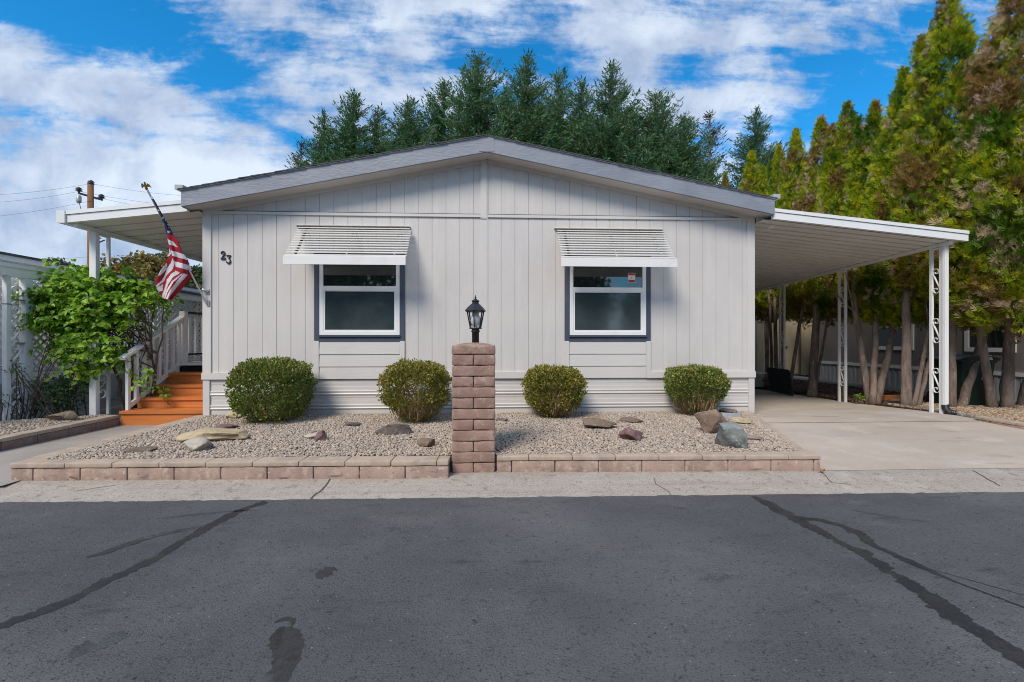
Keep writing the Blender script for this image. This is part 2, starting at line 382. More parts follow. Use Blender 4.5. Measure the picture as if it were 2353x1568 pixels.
def strip_on_road(name, pts, z, m, parent, jitter=.030, seed=0):
    """flat ragged band along world points (x, y, width)"""
    fine = []
    for (x0, y0, w0), (x1, y1, w1) in zip(pts, pts[1:]):
        n = max(3, int(math.hypot(x1 - x0, y1 - y0) / .010))
        for k in range(n): t = k / n; fine.append((x0 + (x1 - x0) * t, y0 + (y1 - y0) * t, w0 + (w1 - w0) * t))
    fine.append(pts[-1]); vs = []
    for i, (x, y, w) in enumerate(fine):
        a = fine[max(i - 8, 0)]; c = fine[min(i + 8, len(fine) - 1)]
        dx, dy = c[0] - a[0], c[1] - a[1]; L = math.hypot(dx, dy) or 1; nx, ny = -dy / L, dx / L
        j1 = jitter * (mnoise.noise((x * 9 + seed, y * 9, 1)) + .8 * mnoise.noise((x * 40 + seed, y * 40, 1)) + .4 * mnoise.noise((x * 110, y * 110 + seed, 1)))
        j2 = jitter * (mnoise.noise((x * 9 + seed, y * 9, 7)) + .8 * mnoise.noise((x * 40 + seed, y * 40, 7)) + .4 * mnoise.noise((x * 110, y * 110 + seed, 7)))
        w = max(w, .006)
        vs += [(x + nx * (w / 2 + j1 * min(1, w * 12)), y + ny * (w / 2 + j1 * min(1, w * 12)), z), (x - nx * (w / 2 + j2 * min(1, w * 12)), y - ny * (w / 2 + j2 * min(1, w * 12)), z)]
    fs = [(2 * i, 2 * i + 1, 2 * i + 3, 2 * i + 2) for i in range(len(fine) - 1)]
    b = MB(); b.add(vs, fs); return b.build(name, m, parent)

def px_strip(name, pl, z, m, parent, **k):
    return strip_on_road(name, [(*GR(x, y, z), w) for x, y, w in pl], z, m, parent, **k)
def clampr(pl): return pl
px_strip('crack_sealant', [(612, 1153, 0.066), (560, 1170, 0.086), (480, 1208, 0.086), (420, 1245, 0.066), (330, 1296, 0.073), (250, 1332, 0.079), (170, 1374, 0.073), (80, 1412, 0.073), (-20, 1448, 0.073), (-200, 1510, 0.073)], .0155, MT['tar'], road, seed=1)
px_strip('crack_sealant', [(470, 1209, 0.033), (420, 1217, 0.050), (350, 1232, 0.056), (280, 1256, 0.056), (235, 1272, 0.043), (198, 1281, 0.013)], .0165, MT['tarweak'], road, seed=2)
px_strip('crack_sealant', [(1732, 1141, 0.048), (1765, 1158, 0.096), (1800, 1178, 0.096), (1840, 1200, 0.096), (1900, 1232, 0.080), (1975, 1266, 0.080), (2050, 1316, 0.088), (2140, 1376, 0.096), (2240, 1445, 0.104), (2360, 1520, 0.112), (2600, 1665, 0.112)], .0155, MT['tar'], road, seed=3)
px_strip('crack_sealant', [(1830, 1190, 0.064), (1880, 1194, 0.056), (1930, 1206, 0.064), (1975, 1226, 0.096), (2010, 1252, 0.064), (2080, 1286, 0.052), (2150, 1318, 0.032), (2230, 1350, 0.014), (2353, 1395, 0.010), (2500, 1450, 0.010)], .0165, MT['tar'], road, seed=4)
px_strip('crack_sealant', [(2100, 1298, .006), (2200, 1325, .008), (2353, 1368, .006)], .0155, MT['tar'], road, seed=4, jitter=.004)
px_strip('road_patch', [(615, 1630, .11), (633, 1568, .105), (652, 1520, .105), (662, 1491, .105), (655, 1462, .115), (656, 1442, .06)], .0155, MT['tarweak'], road, seed=6, jitter=.02)
px_strip('road_patch', [(634, 1490, .02), (634, 1468, .045), (642, 1448, .045), (650, 1440, .02)], .0165, MT['tar'], road, seed=16, jitter=.03)
px_strip('road_patch', [(630, 1430, .012), (645, 1424, .030), (662, 1422, .030), (674, 1426, .03), (672, 1436, .01)], .0165, MT['tar'], road, seed=17, jitter=.012)
px_strip('road_patch', [(730, 1330, .02), (742, 1320, .075), (756, 1311, .085), (768, 1308, .05), (776, 1312, .01)], .0155, MT['tarweak'], road, seed=7, jitter=.05)
px_strip('oil_stain', [(155, 1506, .03), (190, 1492, .08), (240, 1474, .08), (288, 1455, .05)], .0155, MT['stain'], road, seed=8, jitter=.07)
px_strip('oil_stain', [(360, 1192, .012), (430, 1184, .040), (520, 1176, .025), (600, 1172, .008)], .0155, MT['stain'], road, seed=9, jitter=.04)
px_strip('oil_stain', [(1960, 1172, .01), (2010, 1182, .05), (2080, 1192, .04), (2130, 1199, .01)], .0155, MT['stain'], road, seed=10, jitter=.05)
# joints and cracks of the gutter
def gz(x, y):
    a = y - street(x)
    for (a0, z0), (a1, z1) in zip(prof, prof[1:]):
        if a <= a1: return z0 + (z1 - z0) * (a - a0) / (a1 - a0)
    return prof[-1][1]
def gcrack(pl, w, nm='gutter_joint'):
    fine = []
    for (x0, y0), (x1, y1) in zip(pl, pl[1:]):
        for k in range(12):
            t = k / 12; x, y = GR(x0 + (x1 - x0) * t, y0 + (y1 - y0) * t, .035); fine.append((x + .01 * mnoise.noise((x * 20, y * 20, 3)), y))
    vs = []
    for i, (x, y) in enumerate(fine):
        a = fine[max(i - 1, 0)]; c = fine[min(i + 1, len(fine) - 1)]
        dx, dy = c[0] - a[0], c[1] - a[1]; L = math.hypot(dx, dy) or 1
        for s_ in (1, -1):
            X, Y = x - dy / L * w / 2 * s_, y + dx / L * w / 2 * s_; vs.append((X, Y, gz(X, Y) + .004))
    b = MB(); b.add(vs, [(2 * i, 2 * i + 1, 2 * i + 3, 2 * i + 2) for i in range(len(fine) - 1)]); b.build(nm, MT['mortar'], gut)
gcrack([(764, 1100), (752, 1114), (742, 1124), (718, 1138), (696, 1153)], .014)
gcrack([(1503, 1103), (1508, 1114), (1530, 1124), (1548, 1136)], .006)
gcrack([(2235, 1088), (2268, 1102), (2300, 1116)], .010)
gcrack([(1885, 1090), (1912, 1110), (1960, 1114)], .006)
gcrack([(170, 1130), (210, 1124), (270, 1118)], .006)

# walkway to the steps, driveway, planting beds, mulch
XA, XB = -5.42, -4.20                      # walkway sides
dr = lambda Y: np.interp(Y, [3.9, 4.15, 5.2, 6.7, 8.6, 12, 22], [.062, .064, .115, .165, .08, .02, .0])
sheet('walkway', [[(x, y, z) for x in (-9, XA, XB, XB + .1)] for y, z in ((4.02, .064), (4.3, .066), (5.5, .058), (6.95, .046))], MT['path'])
YD = [4.13, 4.6, 5.2, 5.9, 6.7, 7.6, 8.6, 10, 12, 16, 22]
def dl(Y): return np.interp(Y, [4.13, 6.62, 6.7, 22], [3.08, 3.98, 3.99, 3.99])
def drr(Y): return np.interp(Y, [4.13, 5.0, 5.7, 6.7, 22], [7.45, 7.25, 7.1, 6.98, 6.98])
drive_o = sheet('driveway', [[(dl(y) + (drr(y) - dl(y)) * t, y, dr(y)) for t in np.linspace(0, 1, 9)] for y in YD], MT['drive'], True)
for yj in (6.12, 9.4):  # dark joint lines, the front one drawn in for the carport's shade edge
    b = MB(); xj = np.linspace(float(dl(yj)) + .01, float(drr(yj)) - .01, 30); b.add([(x, yj + o_ + .004 * mnoise.noise((x * 6, yj, 0)), float(np.interp(yj + o_, YD, [float(dr(q)) for q in YD])) + .003) for x in xj for o_ in (-.006, .006)], [(2 * i, 2 * i + 2, 2 * i + 3, 2 * i + 1) for i in range(29)]); b.build('joint_shade_line', MT['mortar'], drive_o)
GZ = .215                                   # level of the gravel in the front bed
BED = [(-4.03, 4.26), (3.02, 4.26), (3.86, 6.74), (-4.03, 6.74)]
b = MB(); b.prism([(x, y) for x, y in BED], .05, GZ - .012, 'z'); tag(b.build('planting_bed', MT['soil']), kind='structure')
b = MB(); b.prism([(-9, 3.95), (XA - .17, 3.95), (XA - .17, 7.0), (-6.7, 6.45), (-9, 6.0)], .03, .195, 'z'); tag(b.build('side_bed', MT['soil']), kind='structure')
sheet('mulch_strip', [[(x, y, z + .05 * mnoise.noise((x * 2, y * 2, 0))) for x, z in ((6.98, .05), (7.2, .10), (7.6, .13), (8.2, .12), (8.9, .10), (9.5, .05))] for y in np.linspace(6.9, 24, 40)], MT['mulch'], True)
b = MB(); b.prism([(7.12, 5.0), (12.5, 5.0), (12.5, 7.95), (7.06, 7.95)], .0, .135, 'z'); tag(b.build('bark_bed', MT['mulch']), kind='structure')
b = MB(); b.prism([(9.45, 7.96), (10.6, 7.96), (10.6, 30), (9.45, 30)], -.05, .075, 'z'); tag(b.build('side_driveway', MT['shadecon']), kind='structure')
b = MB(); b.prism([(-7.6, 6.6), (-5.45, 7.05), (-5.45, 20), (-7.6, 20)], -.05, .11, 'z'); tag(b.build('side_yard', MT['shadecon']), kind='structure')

# ------------------------------------------------------------------ pebbles
def ico(n=1):
    bm = bmesh.new(); bmesh.ops.create_icosphere(bm, subdivisions=n, radius=1)
    v = np.array([q.co[:] for q in bm.verts]); f = np.array([[w.index for w in q.verts] for q in bm.faces]); bm.free(); return v, f
IV, IF = ico(1)
def inpoly(P, poly):
    x, y = P[:, 0], P[:, 1]; ins = np.zeros(len(P), bool); n = len(poly)
    for i in range(n):
        (x0, y0), (x1, y1) = poly[i], poly[(i + 1) % n]
        c = ((y0 > y) != (y1 > y)) & (x < (x1 - x0) * (y - y0) / (y1 - y0 + 1e-12) + x0); ins ^= c
    return ins
def pebbles(name, poly, z, step, r0, r1, m, seed, flat=(.45, .8)):
    rs = np.random.RandomState(seed); P = np.array(poly)
    gx, gy = np.meshgrid(np.arange(P[:, 0].min(), P[:, 0].max(), step), np.arange(P[:, 1].min(), P[:, 1].max(), step))
    p = np.stack([gx.ravel(), gy.ravel()], 1) + rs.uniform(-.6, .6, (gx.size, 2)) * step
    p = p[inpoly(p, poly)]; n = len(p)
    ax = rs.normal(size=(n, 3)); ax[:, 2] *= .35; nr = rs.normal(size=(n, 3)) * .35 + np.array([0, 0, 1.])
    r = rs.uniform(r0, r1, n) * np.where(rs.rand(n) < .06, 1.5, 1)
    tv = IV * 1.0
    V, F = scatter(tv * np.array([1.15, .8, .6]), IF, np.c_[p, z + rs.uniform(-.003, .011, n)], ax, nr, r)
    V += rs.uniform(-1, 1, V.shape) * r0 * .13
    return tag(np_mesh(name, V, F, m, smooth=True), kind='stuff')
tag(pebbles('gravel', [(-4.0, 4.28), (3.0, 4.28), (3.82, 6.735), (-4.0, 6.735)], GZ - .004, .0205, .0100, .0165, MT['pebble'], 3), 'grey and tan river gravel covering the bed in front of the house', 'gravel')
tag(pebbles('gravel', [(-8.6, 4.6), (XA - .18, 4.6), (XA - .18, 6.95), (-6.6, 6.4), (-8.6, 6.1)], .197, .0265, .0125, .020, MT['pebble'], 4), 'grey gravel in the small bed beside the walkway', 'gravel')
tag(pebbles('bark_litter', [(7.22, 5.2), (11.5, 5.2), (11.5, 7.9), (7.15, 7.9)], .138, .035, .016, .030, MT['chips'], 5), 'pale bark chips around the trunks beside the driveway', 'bark chips')
tag(pebbles('bark_litter', [(7.02, 7.96), (9.3, 7.96), (9.3, 14), (7.02, 14)], .11, .07, .018, .034, mat('dark_chips', (.1, .05, .03), .95, island=[(.05, .022, .012), (.13, .062, .032), (.09, .045, .025), (.2, .12, .07)]), 6), 'dark reddish bark mulch along the carport under the trees', 'bark mulch')

# ------------------------------------------------------------------ low block walls and pillar
def block_run(mb, A, B, z0, z1, thick, L, first=None, seed=0, gap=.007, r=.009, amp=.004):
    """row of blocks from A to B (2D), thickness to the left of the direction A->B"""
    A, B = Vector(A), Vector(B); D = B - A; n = D.normalized(); pr = Vector((-n.y, n.x)); ang = math.atan2(n.y, n.x)
    s_ = 0.; k = 0; tot = D.length
    while s_ < tot - .03:
        l = min(L if not (k == 0 and first) else first, tot - s_)
        if tot - s_ - l < .06: l = tot - s_
        c = A + n * (s_ + l / 2) + pr * (thick / 2)
        mb.rbox((c.x, c.y, (z0 + z1) / 2), (l - gap) / 2, thick / 2, (z1 - z0) / 2, ang, r, amp, .045, seed + k * 1.37)
        s_ += l; k += 1
def core(mb, A, B, z0, z1, thick, inset):
    A, B = Vector(A), Vector(B); n = (B - A).normalized(); pr = Vector((-n.y, n.x))
    p = [A + n * .004 + pr * inset, B - n * .004 + pr * inset, B - n * .004 + pr * (thick - inset), A + n * .004 + pr * (thick - inset)]
    mb.prism([(q.x, q.y) for q in p], z0, z1, 'z')
def lowwall(label, A, B, z0, zc, zt, thick, first, fcap, seed, bm_='block', L=.405, capout=.008):
    c = Vector(((A[0] + B[0]) / 2, (A[1] + B[1]) / 2)); t = thing('garden_wall', label, 'garden wall', (c.x, c.y, z0), 'low block walls round the gravel beds')
    m = MB(); core(m, A, B, z0, zc - .002, thick, .016); m.build('mortar', MT['mortar'], t)
    m = MB(); block_run(m, A, B, z0 - .01, zc - .004, thick, L, first, seed); m.build('block_course', MT[bm_], t, True)
    n = (Vector(B) - Vector(A)).normalized(); pr = Vector((-n.y, n.x)) * -capout
    m = MB(); block_run(m, Vector(A) + pr, Vector(B) + pr, zc, zt, thick + capout, L, fcap, seed + 50, .006, .006, .003); m.build('cap_course', MT['cap'], t, True)
    return t
ZC, ZT = .170, .212
WL0, WL1 = (-4.19, 4.175), (-.375, 4.085)
WR0, WR1 = (.055, 4.225), (3.09, 4.125)
lowwall('low pink block wall with tan caps from the walkway corner to the lamp pillar', WL0, WL1, .05, ZC, ZT, .19, .19, .47, 10)
lowwall('low pink block wall with tan caps between the lamp pillar and the driveway', WR0, WR1, .05, ZC, ZT, .19, .14, .30, 30)
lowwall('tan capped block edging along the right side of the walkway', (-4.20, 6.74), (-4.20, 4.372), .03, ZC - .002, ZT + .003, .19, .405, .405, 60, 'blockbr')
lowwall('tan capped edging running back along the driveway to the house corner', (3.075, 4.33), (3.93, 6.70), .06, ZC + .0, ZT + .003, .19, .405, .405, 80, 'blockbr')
lowwall('shaded brown block wall with tan caps on the left of the walkway', (XA - .2, 6.93), (XA - .2, 3.6), .04, .155, .20, .2, .405, .405, 100, 'blockbr')

def pillar():
    x0, x1 = -.358, .042; y0, y1 = 4.225, 4.62; c = ((x0 + x1) / 2, (y0 + y1) / 2)
    t = thing('brick_pillar', 'square pillar of pink slump blocks carrying the lamp, between the gravel beds', 'pillar', (c[0], c[1], .05))
    m = MB(); m.box(x0 + .022, x1 - .022, y0 + .022, y1 - .022, .05, 1.13); m.build('mortar', MT['mortar'], t)
    m = MB(); z = .05; hc = .1003
    for k in range(11):
        za, zb = z + .002, z + hc - .003; hz = (zb - za) / 2; zc_ = (za + zb) / 2; j = (k * 7.3) + 200
        if k % 2 == 0 and k != 0 or k == 10: pass
        half = (k % 2 == 0)
        if half:
            for s_ in (-1, 1): m.rbox((c[0] + s_ * .1005, c[1], zc_), .0985, .196, hz, 0, .011, .006, .03, j + s_)
        else: m.rbox((c[0], c[1], zc_), .199, .198, hz, 0, .011, .006, .03, j)
        z += hc
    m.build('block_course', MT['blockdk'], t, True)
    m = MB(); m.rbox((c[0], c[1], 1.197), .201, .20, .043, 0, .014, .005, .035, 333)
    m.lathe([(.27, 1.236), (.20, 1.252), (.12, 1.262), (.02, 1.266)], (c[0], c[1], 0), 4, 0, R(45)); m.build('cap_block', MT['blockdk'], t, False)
    # post lamp
    lx, ly, lz = c[0] + .012, c[1], 1.262
    q = thing('post_lamp', 'black lantern lamp with frosted chimney on top of the block pillar', 'lamp', (lx, ly, lz))
    m = MB(); m.lathe([(.034, 0), (.034, .105), (.042, .105), (.042, .118), (.036, .122), (.036, .13), (.046, .135), (.058, .142)], (lx, ly, lz), 20); m.build('post', MT['black'], q, True)
    zb, zt = lz + .142, lz + .305
    m = MB()
    for k in range(6):
        a = R(60 * k + 20)
        m.bar((lx + .052 * math.cos(a), ly + .052 * math.sin(a), zb), (lx + .085 * math.cos(a), ly + .085 * math.sin(a), zt), .010, .010)
    for rr, zz in ((.056, zb), (.088, zt)):
        m.tube([(lx + rr * math.cos(R(20 + 15 * k)), ly + rr * math.sin(R(20 + 15 * k)), zz) for k in range(25)], .0065, 6)
    m.build('cage', MT['black'], q)
    m = MB(); m.lathe([(.104, zt), (.108, zt + .006), (.088, zt + .030), (.050, zt + .066), (.034, zt + .076), (.034, zt + .094), (.042, zt + .098), (.040, zt + .104), (.018, zt + .116), (.006, zt + .122)], (lx, ly, 0), 6, 0, R(20)); m.build('roof', MT['black'], q)
    m = MB(); m.lathe([(.004, zt + .118), (.008, zt + .126), (.011, zt + .134), (.005, zt + .142), (.006, zt + .150), (.001, zt + .160)], (lx, ly, 0), 10); m.build('finial', MT['black'], q, True)
    m = MB(); m.lathe([(.026, zb + .022), (.040, zb + .040), (.049, zb + .070), (.046, zb + .100), (.034, zb + .128), (.030, zb + .158)], (lx, ly, 0), 20); m.build('chimney_glass', MT['lampglass'], q, True)
    m = MB()
    for k in range(16):
        a = 2 * math.pi * k / 16; m.box(lx + .043 * math.cos(a) - .004, lx + .043 * math.cos(a) + .004, ly + .043 * math.sin(a) - .004, ly + .043 * math.sin(a) + .004, zb + .005, zb + .026)
    m.lathe([(.05, zb + .002), (.05, zb + .008)], (lx, ly, 0), 16); m.build('gallery', MT['steel'], q)
pillar()

# ------------------------------------------------------------------ the house
YW = 6.74; YF = 6.44
XL, XR, XM = -4.1235, 4.0025, -.052
EL, ER = -4.237, 4.133                    # outer ends of the rake boards
ZE, ZA = 3.343, 4.175; SL = (ZA - ZE) / (ER - XM); FH = .218
YB = 20.5
def ztop(x): return ZA - abs(x - XM) * SL
house = thing('mobile_home', 'light grey manufactured home with low gable roof and two slatted window awnings', 'house', (XM, YW, .2))

def siding(m, x0, x1, zb, zt, y, first, pitch=.2032, gw=.007, gd=.008):
    """vertical grooved sheet between x0 and x1; zb, zt functions of x"""
    xsn = [x0]; g_ = first
    while g_ < x1:
        if g_ > x0 + .01: xsn += [g_ - gw / 2, g_ + gw / 2]
        g_ += pitch
    if xsn[-1] > x1: xsn[-1] = x1
    xsn.append(x1); pts = []
    for i, x in enumerate(xsn[:-1]):
        xb = xsn[i + 1]; groove = (i % 2 == 1)
        yy = y + (gd if groove else 0)
        pts += [(x, yy), (xb, yy)]
    for i in range(len(pts) - 1):
        (xa, ya), (xb, yb) = pts[i], pts[i + 1]
        if xa < XM < xb:
            seq = [(xa, ya), (XM, ya), (xb, yb)]
        else: seq = [(xa, ya), (xb, yb)]
        for (p, py_), (q, qy) in zip(seq, seq[1:]):
            m.add([(p, py_, zb(p)), (q, qy, zb(q)), (q, qy, zt(q)), (p, py_, zt(p))], [(0, 1, 2, 3)])
ZLED = 3.105
G0 = -3.907
zsof = lambda x: ztop(x) - FH + .012
m = MB(); siding(m, XL + .06, XR - .06, lambda x: .80, lambda x: ZLED, YW, G0)
m.build('front_wall', MT['siding'], house)
m = MB(); siding(m, XL + .06, XR - .06, lambda x: ZLED + .028, lambda x: max(zsof(x), ZLED + .03), YW + .004, G0)
m.build('gable_wall', MT['siding'], house)
m = MB(); m.box(XL + .118, XM - .06, YW - .022, YW, ZLED, ZLED + .040); m.box(XM + .012, XR - .118, YW - .022, YW, ZLED, ZLED + .040); m.build('ledger_trim', MT['trimwall'], house)
m = MB(); m.box(XL + .118, XM - .06, YW - .012, YW + .002, ZLED + .0405, ZLED + .050); m.box(XM + .012, XR - .118, YW - .012, YW + .002, ZLED + .0405, ZLED + .050); m.build('flashing_shadow_line', MT['dark'], house)  # black flashing strip, draws the shadow line above the ledger as colour
for a, c in ((XL, XL + .116), (XR - .116, XR)):
    m = MB(); m.box(a, c, YW - .020, YW + .12, .735, 3.155); m.build('corner_board', MT['trimwall'], house)
m = MB(); m.box(XM - .096, XM - .004, YW - .020, YW + .002, ZLED - .02, ZA - FH); m.box(XM - .002, XM + .010, YW - .010, YW + .002, .80, ZA - FH); m.box(XM - .09, XM - .003, YW - .008, YW + .001, .82, ZLED - .021); m.build('centre_batten', MT['trimwall'], house)
# frieze under the soffit
m = MB()
for s0, s1 in ((XL + .01, XM - .098), (XM + .012, XR - .01)):
    m.prism([(s0, zsof(s0) - .062), (s1, zsof(s1) - .062), (s1, zsof(s1)), (s0, zsof(s0))], YW - .018, YW - .001)
m.build('frieze_trim', MT['trimwall'], house)
# bottom trim, interrupted under the windows
WX = [(-2.553, -1.258), (1.100, 2.396)]
for a, c in ((XL - .012, WX[0][0]), (WX[0][1], WX[1][0]), (WX[1][1], XR + .012)):
    m = MB(); m.box(a, c, YW - .028, YW + .02, .728, .822); m.build('bottom_trim', MT['trimwall'], house)
# skirting profile
sk = [(.19, .012), (.285, .012), (.29, .002), (.300, -.006), (.312, .000), (.322, .004), (.335, -.004), (.350, -.006), (.358, .010), (.415, .010), (.418, .013), (.455, .013), (.458, .010), (.490, .010), (.495, .0), (.505, -.006), (.517, .0), (.527, .004), (.540, -.004), (.553, -.006), (.560, .010), (.615, .010), (.618, .013), (.650, .013), (.653, .010), (.722, .010), (.724, .02), (.729, .02)]
m = MB()
seams = [XL + .09, -1.10, .62, XR - .09]
for a, c in zip(seams, seams[1:]):
    n = len(sk); m.add([(x, YW + o_, z) for x in (a + .0012, c - .0012) for z, o_ in sk], [(i, i + n, i + n + 1, i + 1) for i in range(n - 1)])
m.build('skirting', MT['skirt'], house)
for a, c in ((XL, XL + .092), (XR - .092, XR)):
    m = MB(); m.box(a, c, YW - .012, YW + .09, .19, .726); m.build('skirting_corner', MT['skirt'], house)
# side and back walls
m = MB(); m.box(XL + .006, XL + .05, YW + .13, YB, .19, 3.13); m.box(XR - .05, XR - .006, YW + .13, YB, .19, 3.13)
m.prism([(XL + .05, .19), (XR - .05, .19), (XR - .05, 3.13), (XM, ztop(XM) - FH), (XL + .05, 3.13)], YB - .05, YB); m.build('side_wall', MT['siding'], house)
# rake boards, soffit, roof, gutters
for nm_, xa, xb in (('rake_board', EL, XM - .0), ('rake_board', XM + .002, ER)):
    m = MB(); m.prism([(xa, ztop(xa) - FH), (xb, ztop(xb) - FH), (xb, ztop(xb)), (xa, ztop(xa))], YF, YF + .038); m.build(nm_, MT['fascia'], house)
m = MB(); m.box(XM - .11, XM + .10, YF - .006, YF - .0005, ZA - FH - .002, ZA - .014); m.build('peak_plate', MT['fascia'], house)
m = MB()
for s_, e in ((-1, EL), (1, ER)):
    pol = [(e, ztop(e) - FH + .006), (XM, ZA - FH + .006), (XM, ZA - FH + .022), (e, ztop(e) - FH + .022)]
    m.prism(pol, YF + .038, YW + .02)
m.build('soffit', MT['soffit'], house)
for e, w in ((EL, XL), (ER, XR)):
    m = MB(); a, c = min(e, w), max(e, w); m.box(a, c, YW + .02, YB, 3.118, 3.136)
    m.box(e - .012, e + .012, YF + .04, YB, 3.122, 3.33)
    m.build('eave_board', MT['fascia'], house)
m = MB(); rg = random.Random(3)
for s_, e in ((-1, EL - .03), (1, ER + .03)):
    n = 26; L = abs(e - XM); th = .012
    for k in range(n):                                 # courses of shingles, each lifted a little at its lower edge
        t0, t1 = k / n, (k + 1) / n + .02
        xa, xb = e - (e - XM) * t0, e - (e - XM) * min(t1, 1)
        za, zb = ztop(xa) + .024, ztop(xb) + .014
        y0 = YF - .028 + rg.uniform(-.006, .006)
        m.add([(xa, y0, za - th), (xa, y0, za), (xb, y0, zb), (xb, y0, zb - th), (xa, YB, za - th), (xa, YB, za), (xb, YB, zb), (xb, YB, zb - th)],
              [(0, 1, 2, 3), (7, 6, 5, 4), (1, 5, 6, 2), (0, 4, 5, 1), (0, 3, 7, 4), (3, 2, 6, 7)])
m.build('roof', MT['shingle'], house)
m = MB()
for e in (EL, ER): m.prism([(e, ztop(e) + .001), (XM, ZA + .001), (XM, ZA + .009), (e, ztop(e) + .009)], YF - .014, YF + .03)
m.build('drip_edge', MT['wmetal'], house)
for e, s_ in ((EL, -1), (ER, 1)):
    m = MB(); a, c = sorted((e + s_ * .072, e - s_ * .035)); m.box(a, c, YF - .02, YB, 3.352, 3.415); m.build('gutter', mat('gutter_metal', (.42, .43, .45), .4) if s_ < 0 else bpy.data.materials['gutter_metal'], house)

def window(x0, x1, flip):
    tw, dz = .068, 0
    zb, zt = 1.283, 2.56; yo = YW - .024
    m = MB()
    for a, c in ((x0, x0 + tw), (x1 - tw, x1)): m.box(a, c, yo, YW, zb, zt)
    m.box(x0 + tw, x1 - tw, yo, YW, zt - tw, zt); m.box(x0 + tw, x1 - tw, yo + .003, YW, zb - .006, zb + .062)
    fr = m.build('window_trim', MT['wtrim'], house)
    m = MB(); m.box(x0 + tw - .004, x1 - tw + .004, YW - .046, YW - .0245, zb + .058, zb + .085); m.build('sill', MT['wtrim'], fr)
    fx0, fx1, fz0, fz1 = x0 + tw + .008, x1 - tw - .002, zb + .086, zt - tw
    m = MB(); fw = .052; y = YW - .020
    for a, c, p, q in ((fx0, fx0 + fw, fz0, fz1), (fx1 - fw, fx1, fz0, fz1), (fx0 + fw, fx1 - fw, fz1 - fw, fz1), (fx0 + fw, fx1 - fw, fz0, fz0 + .048)):
        m.box(a, c, y - .006, YW - .001, p, q)
    zm = 2.014
    m.box(fx0 + fw, fx1 - fw, y - .004, YW - .001, zm, zm + .066)
    i = .026                                             # lower sash
    for a, c, p, q in ((fx0 + fw, fx0 + fw + i, fz0 + .048, zm), (fx1 - fw - i, fx1 - fw, fz0 + .048, zm), (fx0 + fw + i, fx1 - fw - i, fz0 + .048, fz0 + .048 + i), (fx0 + fw + i, fx1 - fw - i, zm - .012, zm)):
        m.box(a, c, y - .001, YW - .001, p, q)
    w = m.build('window', MT['vinyl'], house)
    m = MB(); m.box(fx0 + fw, fx1 - fw, YW - .006, YW - .0025, zm + .066, fz1 - fw); m.build('upper_pane', MT['glass'], w)
    m = MB(); m.box(fx0 + fw + i, fx1 - fw - i, YW - .009, YW - .0035, fz0 + .048 + i, zm - .012); m.build('screened_pane', MT['screen'], w)
    if flip:
        sx = AT(1451, 633, YW)[0]
        m = MB(); m.box(sx - .055, sx + .055, YW - .0085, YW - .0065, 2.155, 2.30)
        m.box(sx - .05, sx + .05, YW - .0105, YW - .009, 2.265, 2.296, 1); m.box(sx - .05, sx + .05, YW - .0105, YW - .009, 2.16, 2.195, 1); m.box(sx - .005, sx + .005, YW - .0105, YW - .009, 2.222, 2.24, 1)
        m.build('sticker', [MT['sticker_w'], MT['sticker_r']], w)
    # lap boards under the window, with side boards
    m = MB(); zz = [.726, .905, 1.085, zb - .008]
    for p, q in zip(zz, zz[1:]):
        m.prism([(YW - .019, p + .003), (YW - .009, q), (YW + .004, q), (YW + .004, p + .003)], x0 + .070, x1 - .070, 'x')
    m.build('lap_panel', MT['siding_h'], house)
    for a, c in ((x0 - .002, x0 + .066), (x1 - .066, x1 + .002)):
        m = MB(); m.box(a, c, YW - .026, YW + .002, .727, zb - .002); m.build('side_board', MT['trimwall'], house)
for k, (a, c) in enumerate(WX): window(a, c, k)

def awning(x0, x1, k):
    ytop, ztp, yb, zbt = 6.715, 2.945, 6.25, 2.43
    m = MB(); n = 12
    for i in range(n):
        t = (i + .6) / n; y = ytop + (yb - ytop) * t; z = ztp + (zbt - ztp) * t
        w = .004 * mnoise.noise((i * 1.7, k * 5, 0)); xa = x0 + .012 + .01 * mnoise.noise((i * 2.3, k, 4)); xb = x1 + (.03 if i > 0 and k == 0 else 0) - .012
        m.prism([(y - .006, z - .012 + w), (y - .006, z - .007 + w), (y + .026, z + .012 + w), (y + .026, z + .008 + w)], xa, xb, 'x')
        m.prism([(y - .010, z - .013 + w), (y - .006, z - .013 + w), (y - .006, z - .002 + w), (y - .010, z - .004 + w)], xa, xb, 'x')
    m.box(x0 - .025, x1 - .01, YW - .05, YW - .002, ztp + .004, ztp + .011)
    a = m.build('window_awning', MT['awning'], house)
    m = MB(); m.prism([(yb - .016, zbt - .118), (yb - .012, zbt - .120), (yb - .006, zbt - .010), (yb + .02, zbt + .004), (yb + .02, zbt + .008), (yb - .012, zbt - .006)], x0 + .004, x1 + .012, 'x'); m.build('valance', MT['awnbar'], a)
    for f in (.08, .5, .90):
        xx = x0 + (x1 - x0) * f; m = MB()
        m.bar((xx, ytop + .012, ztp - .035), (xx, yb + .03, zbt - .035), .022, .012); m.bar((xx, YW - .01, 2.50), (xx, yb + .03, zbt - .035), .014, .014)
        for i in range(n * (f < .1)):
            t = (i + .75) / n; y = ytop + (yb - ytop) * t; z = ztp + (zbt - ztp) * t; m.box(xx - .018, xx + .018, y + .028, y + .05, z - .010, z + .002, 1)
        m.build('arm', [MT['awnbar'], MT['dark']], a)
awning(-2.785, -1.165, 0)
awning(.968, 2.592, 1)

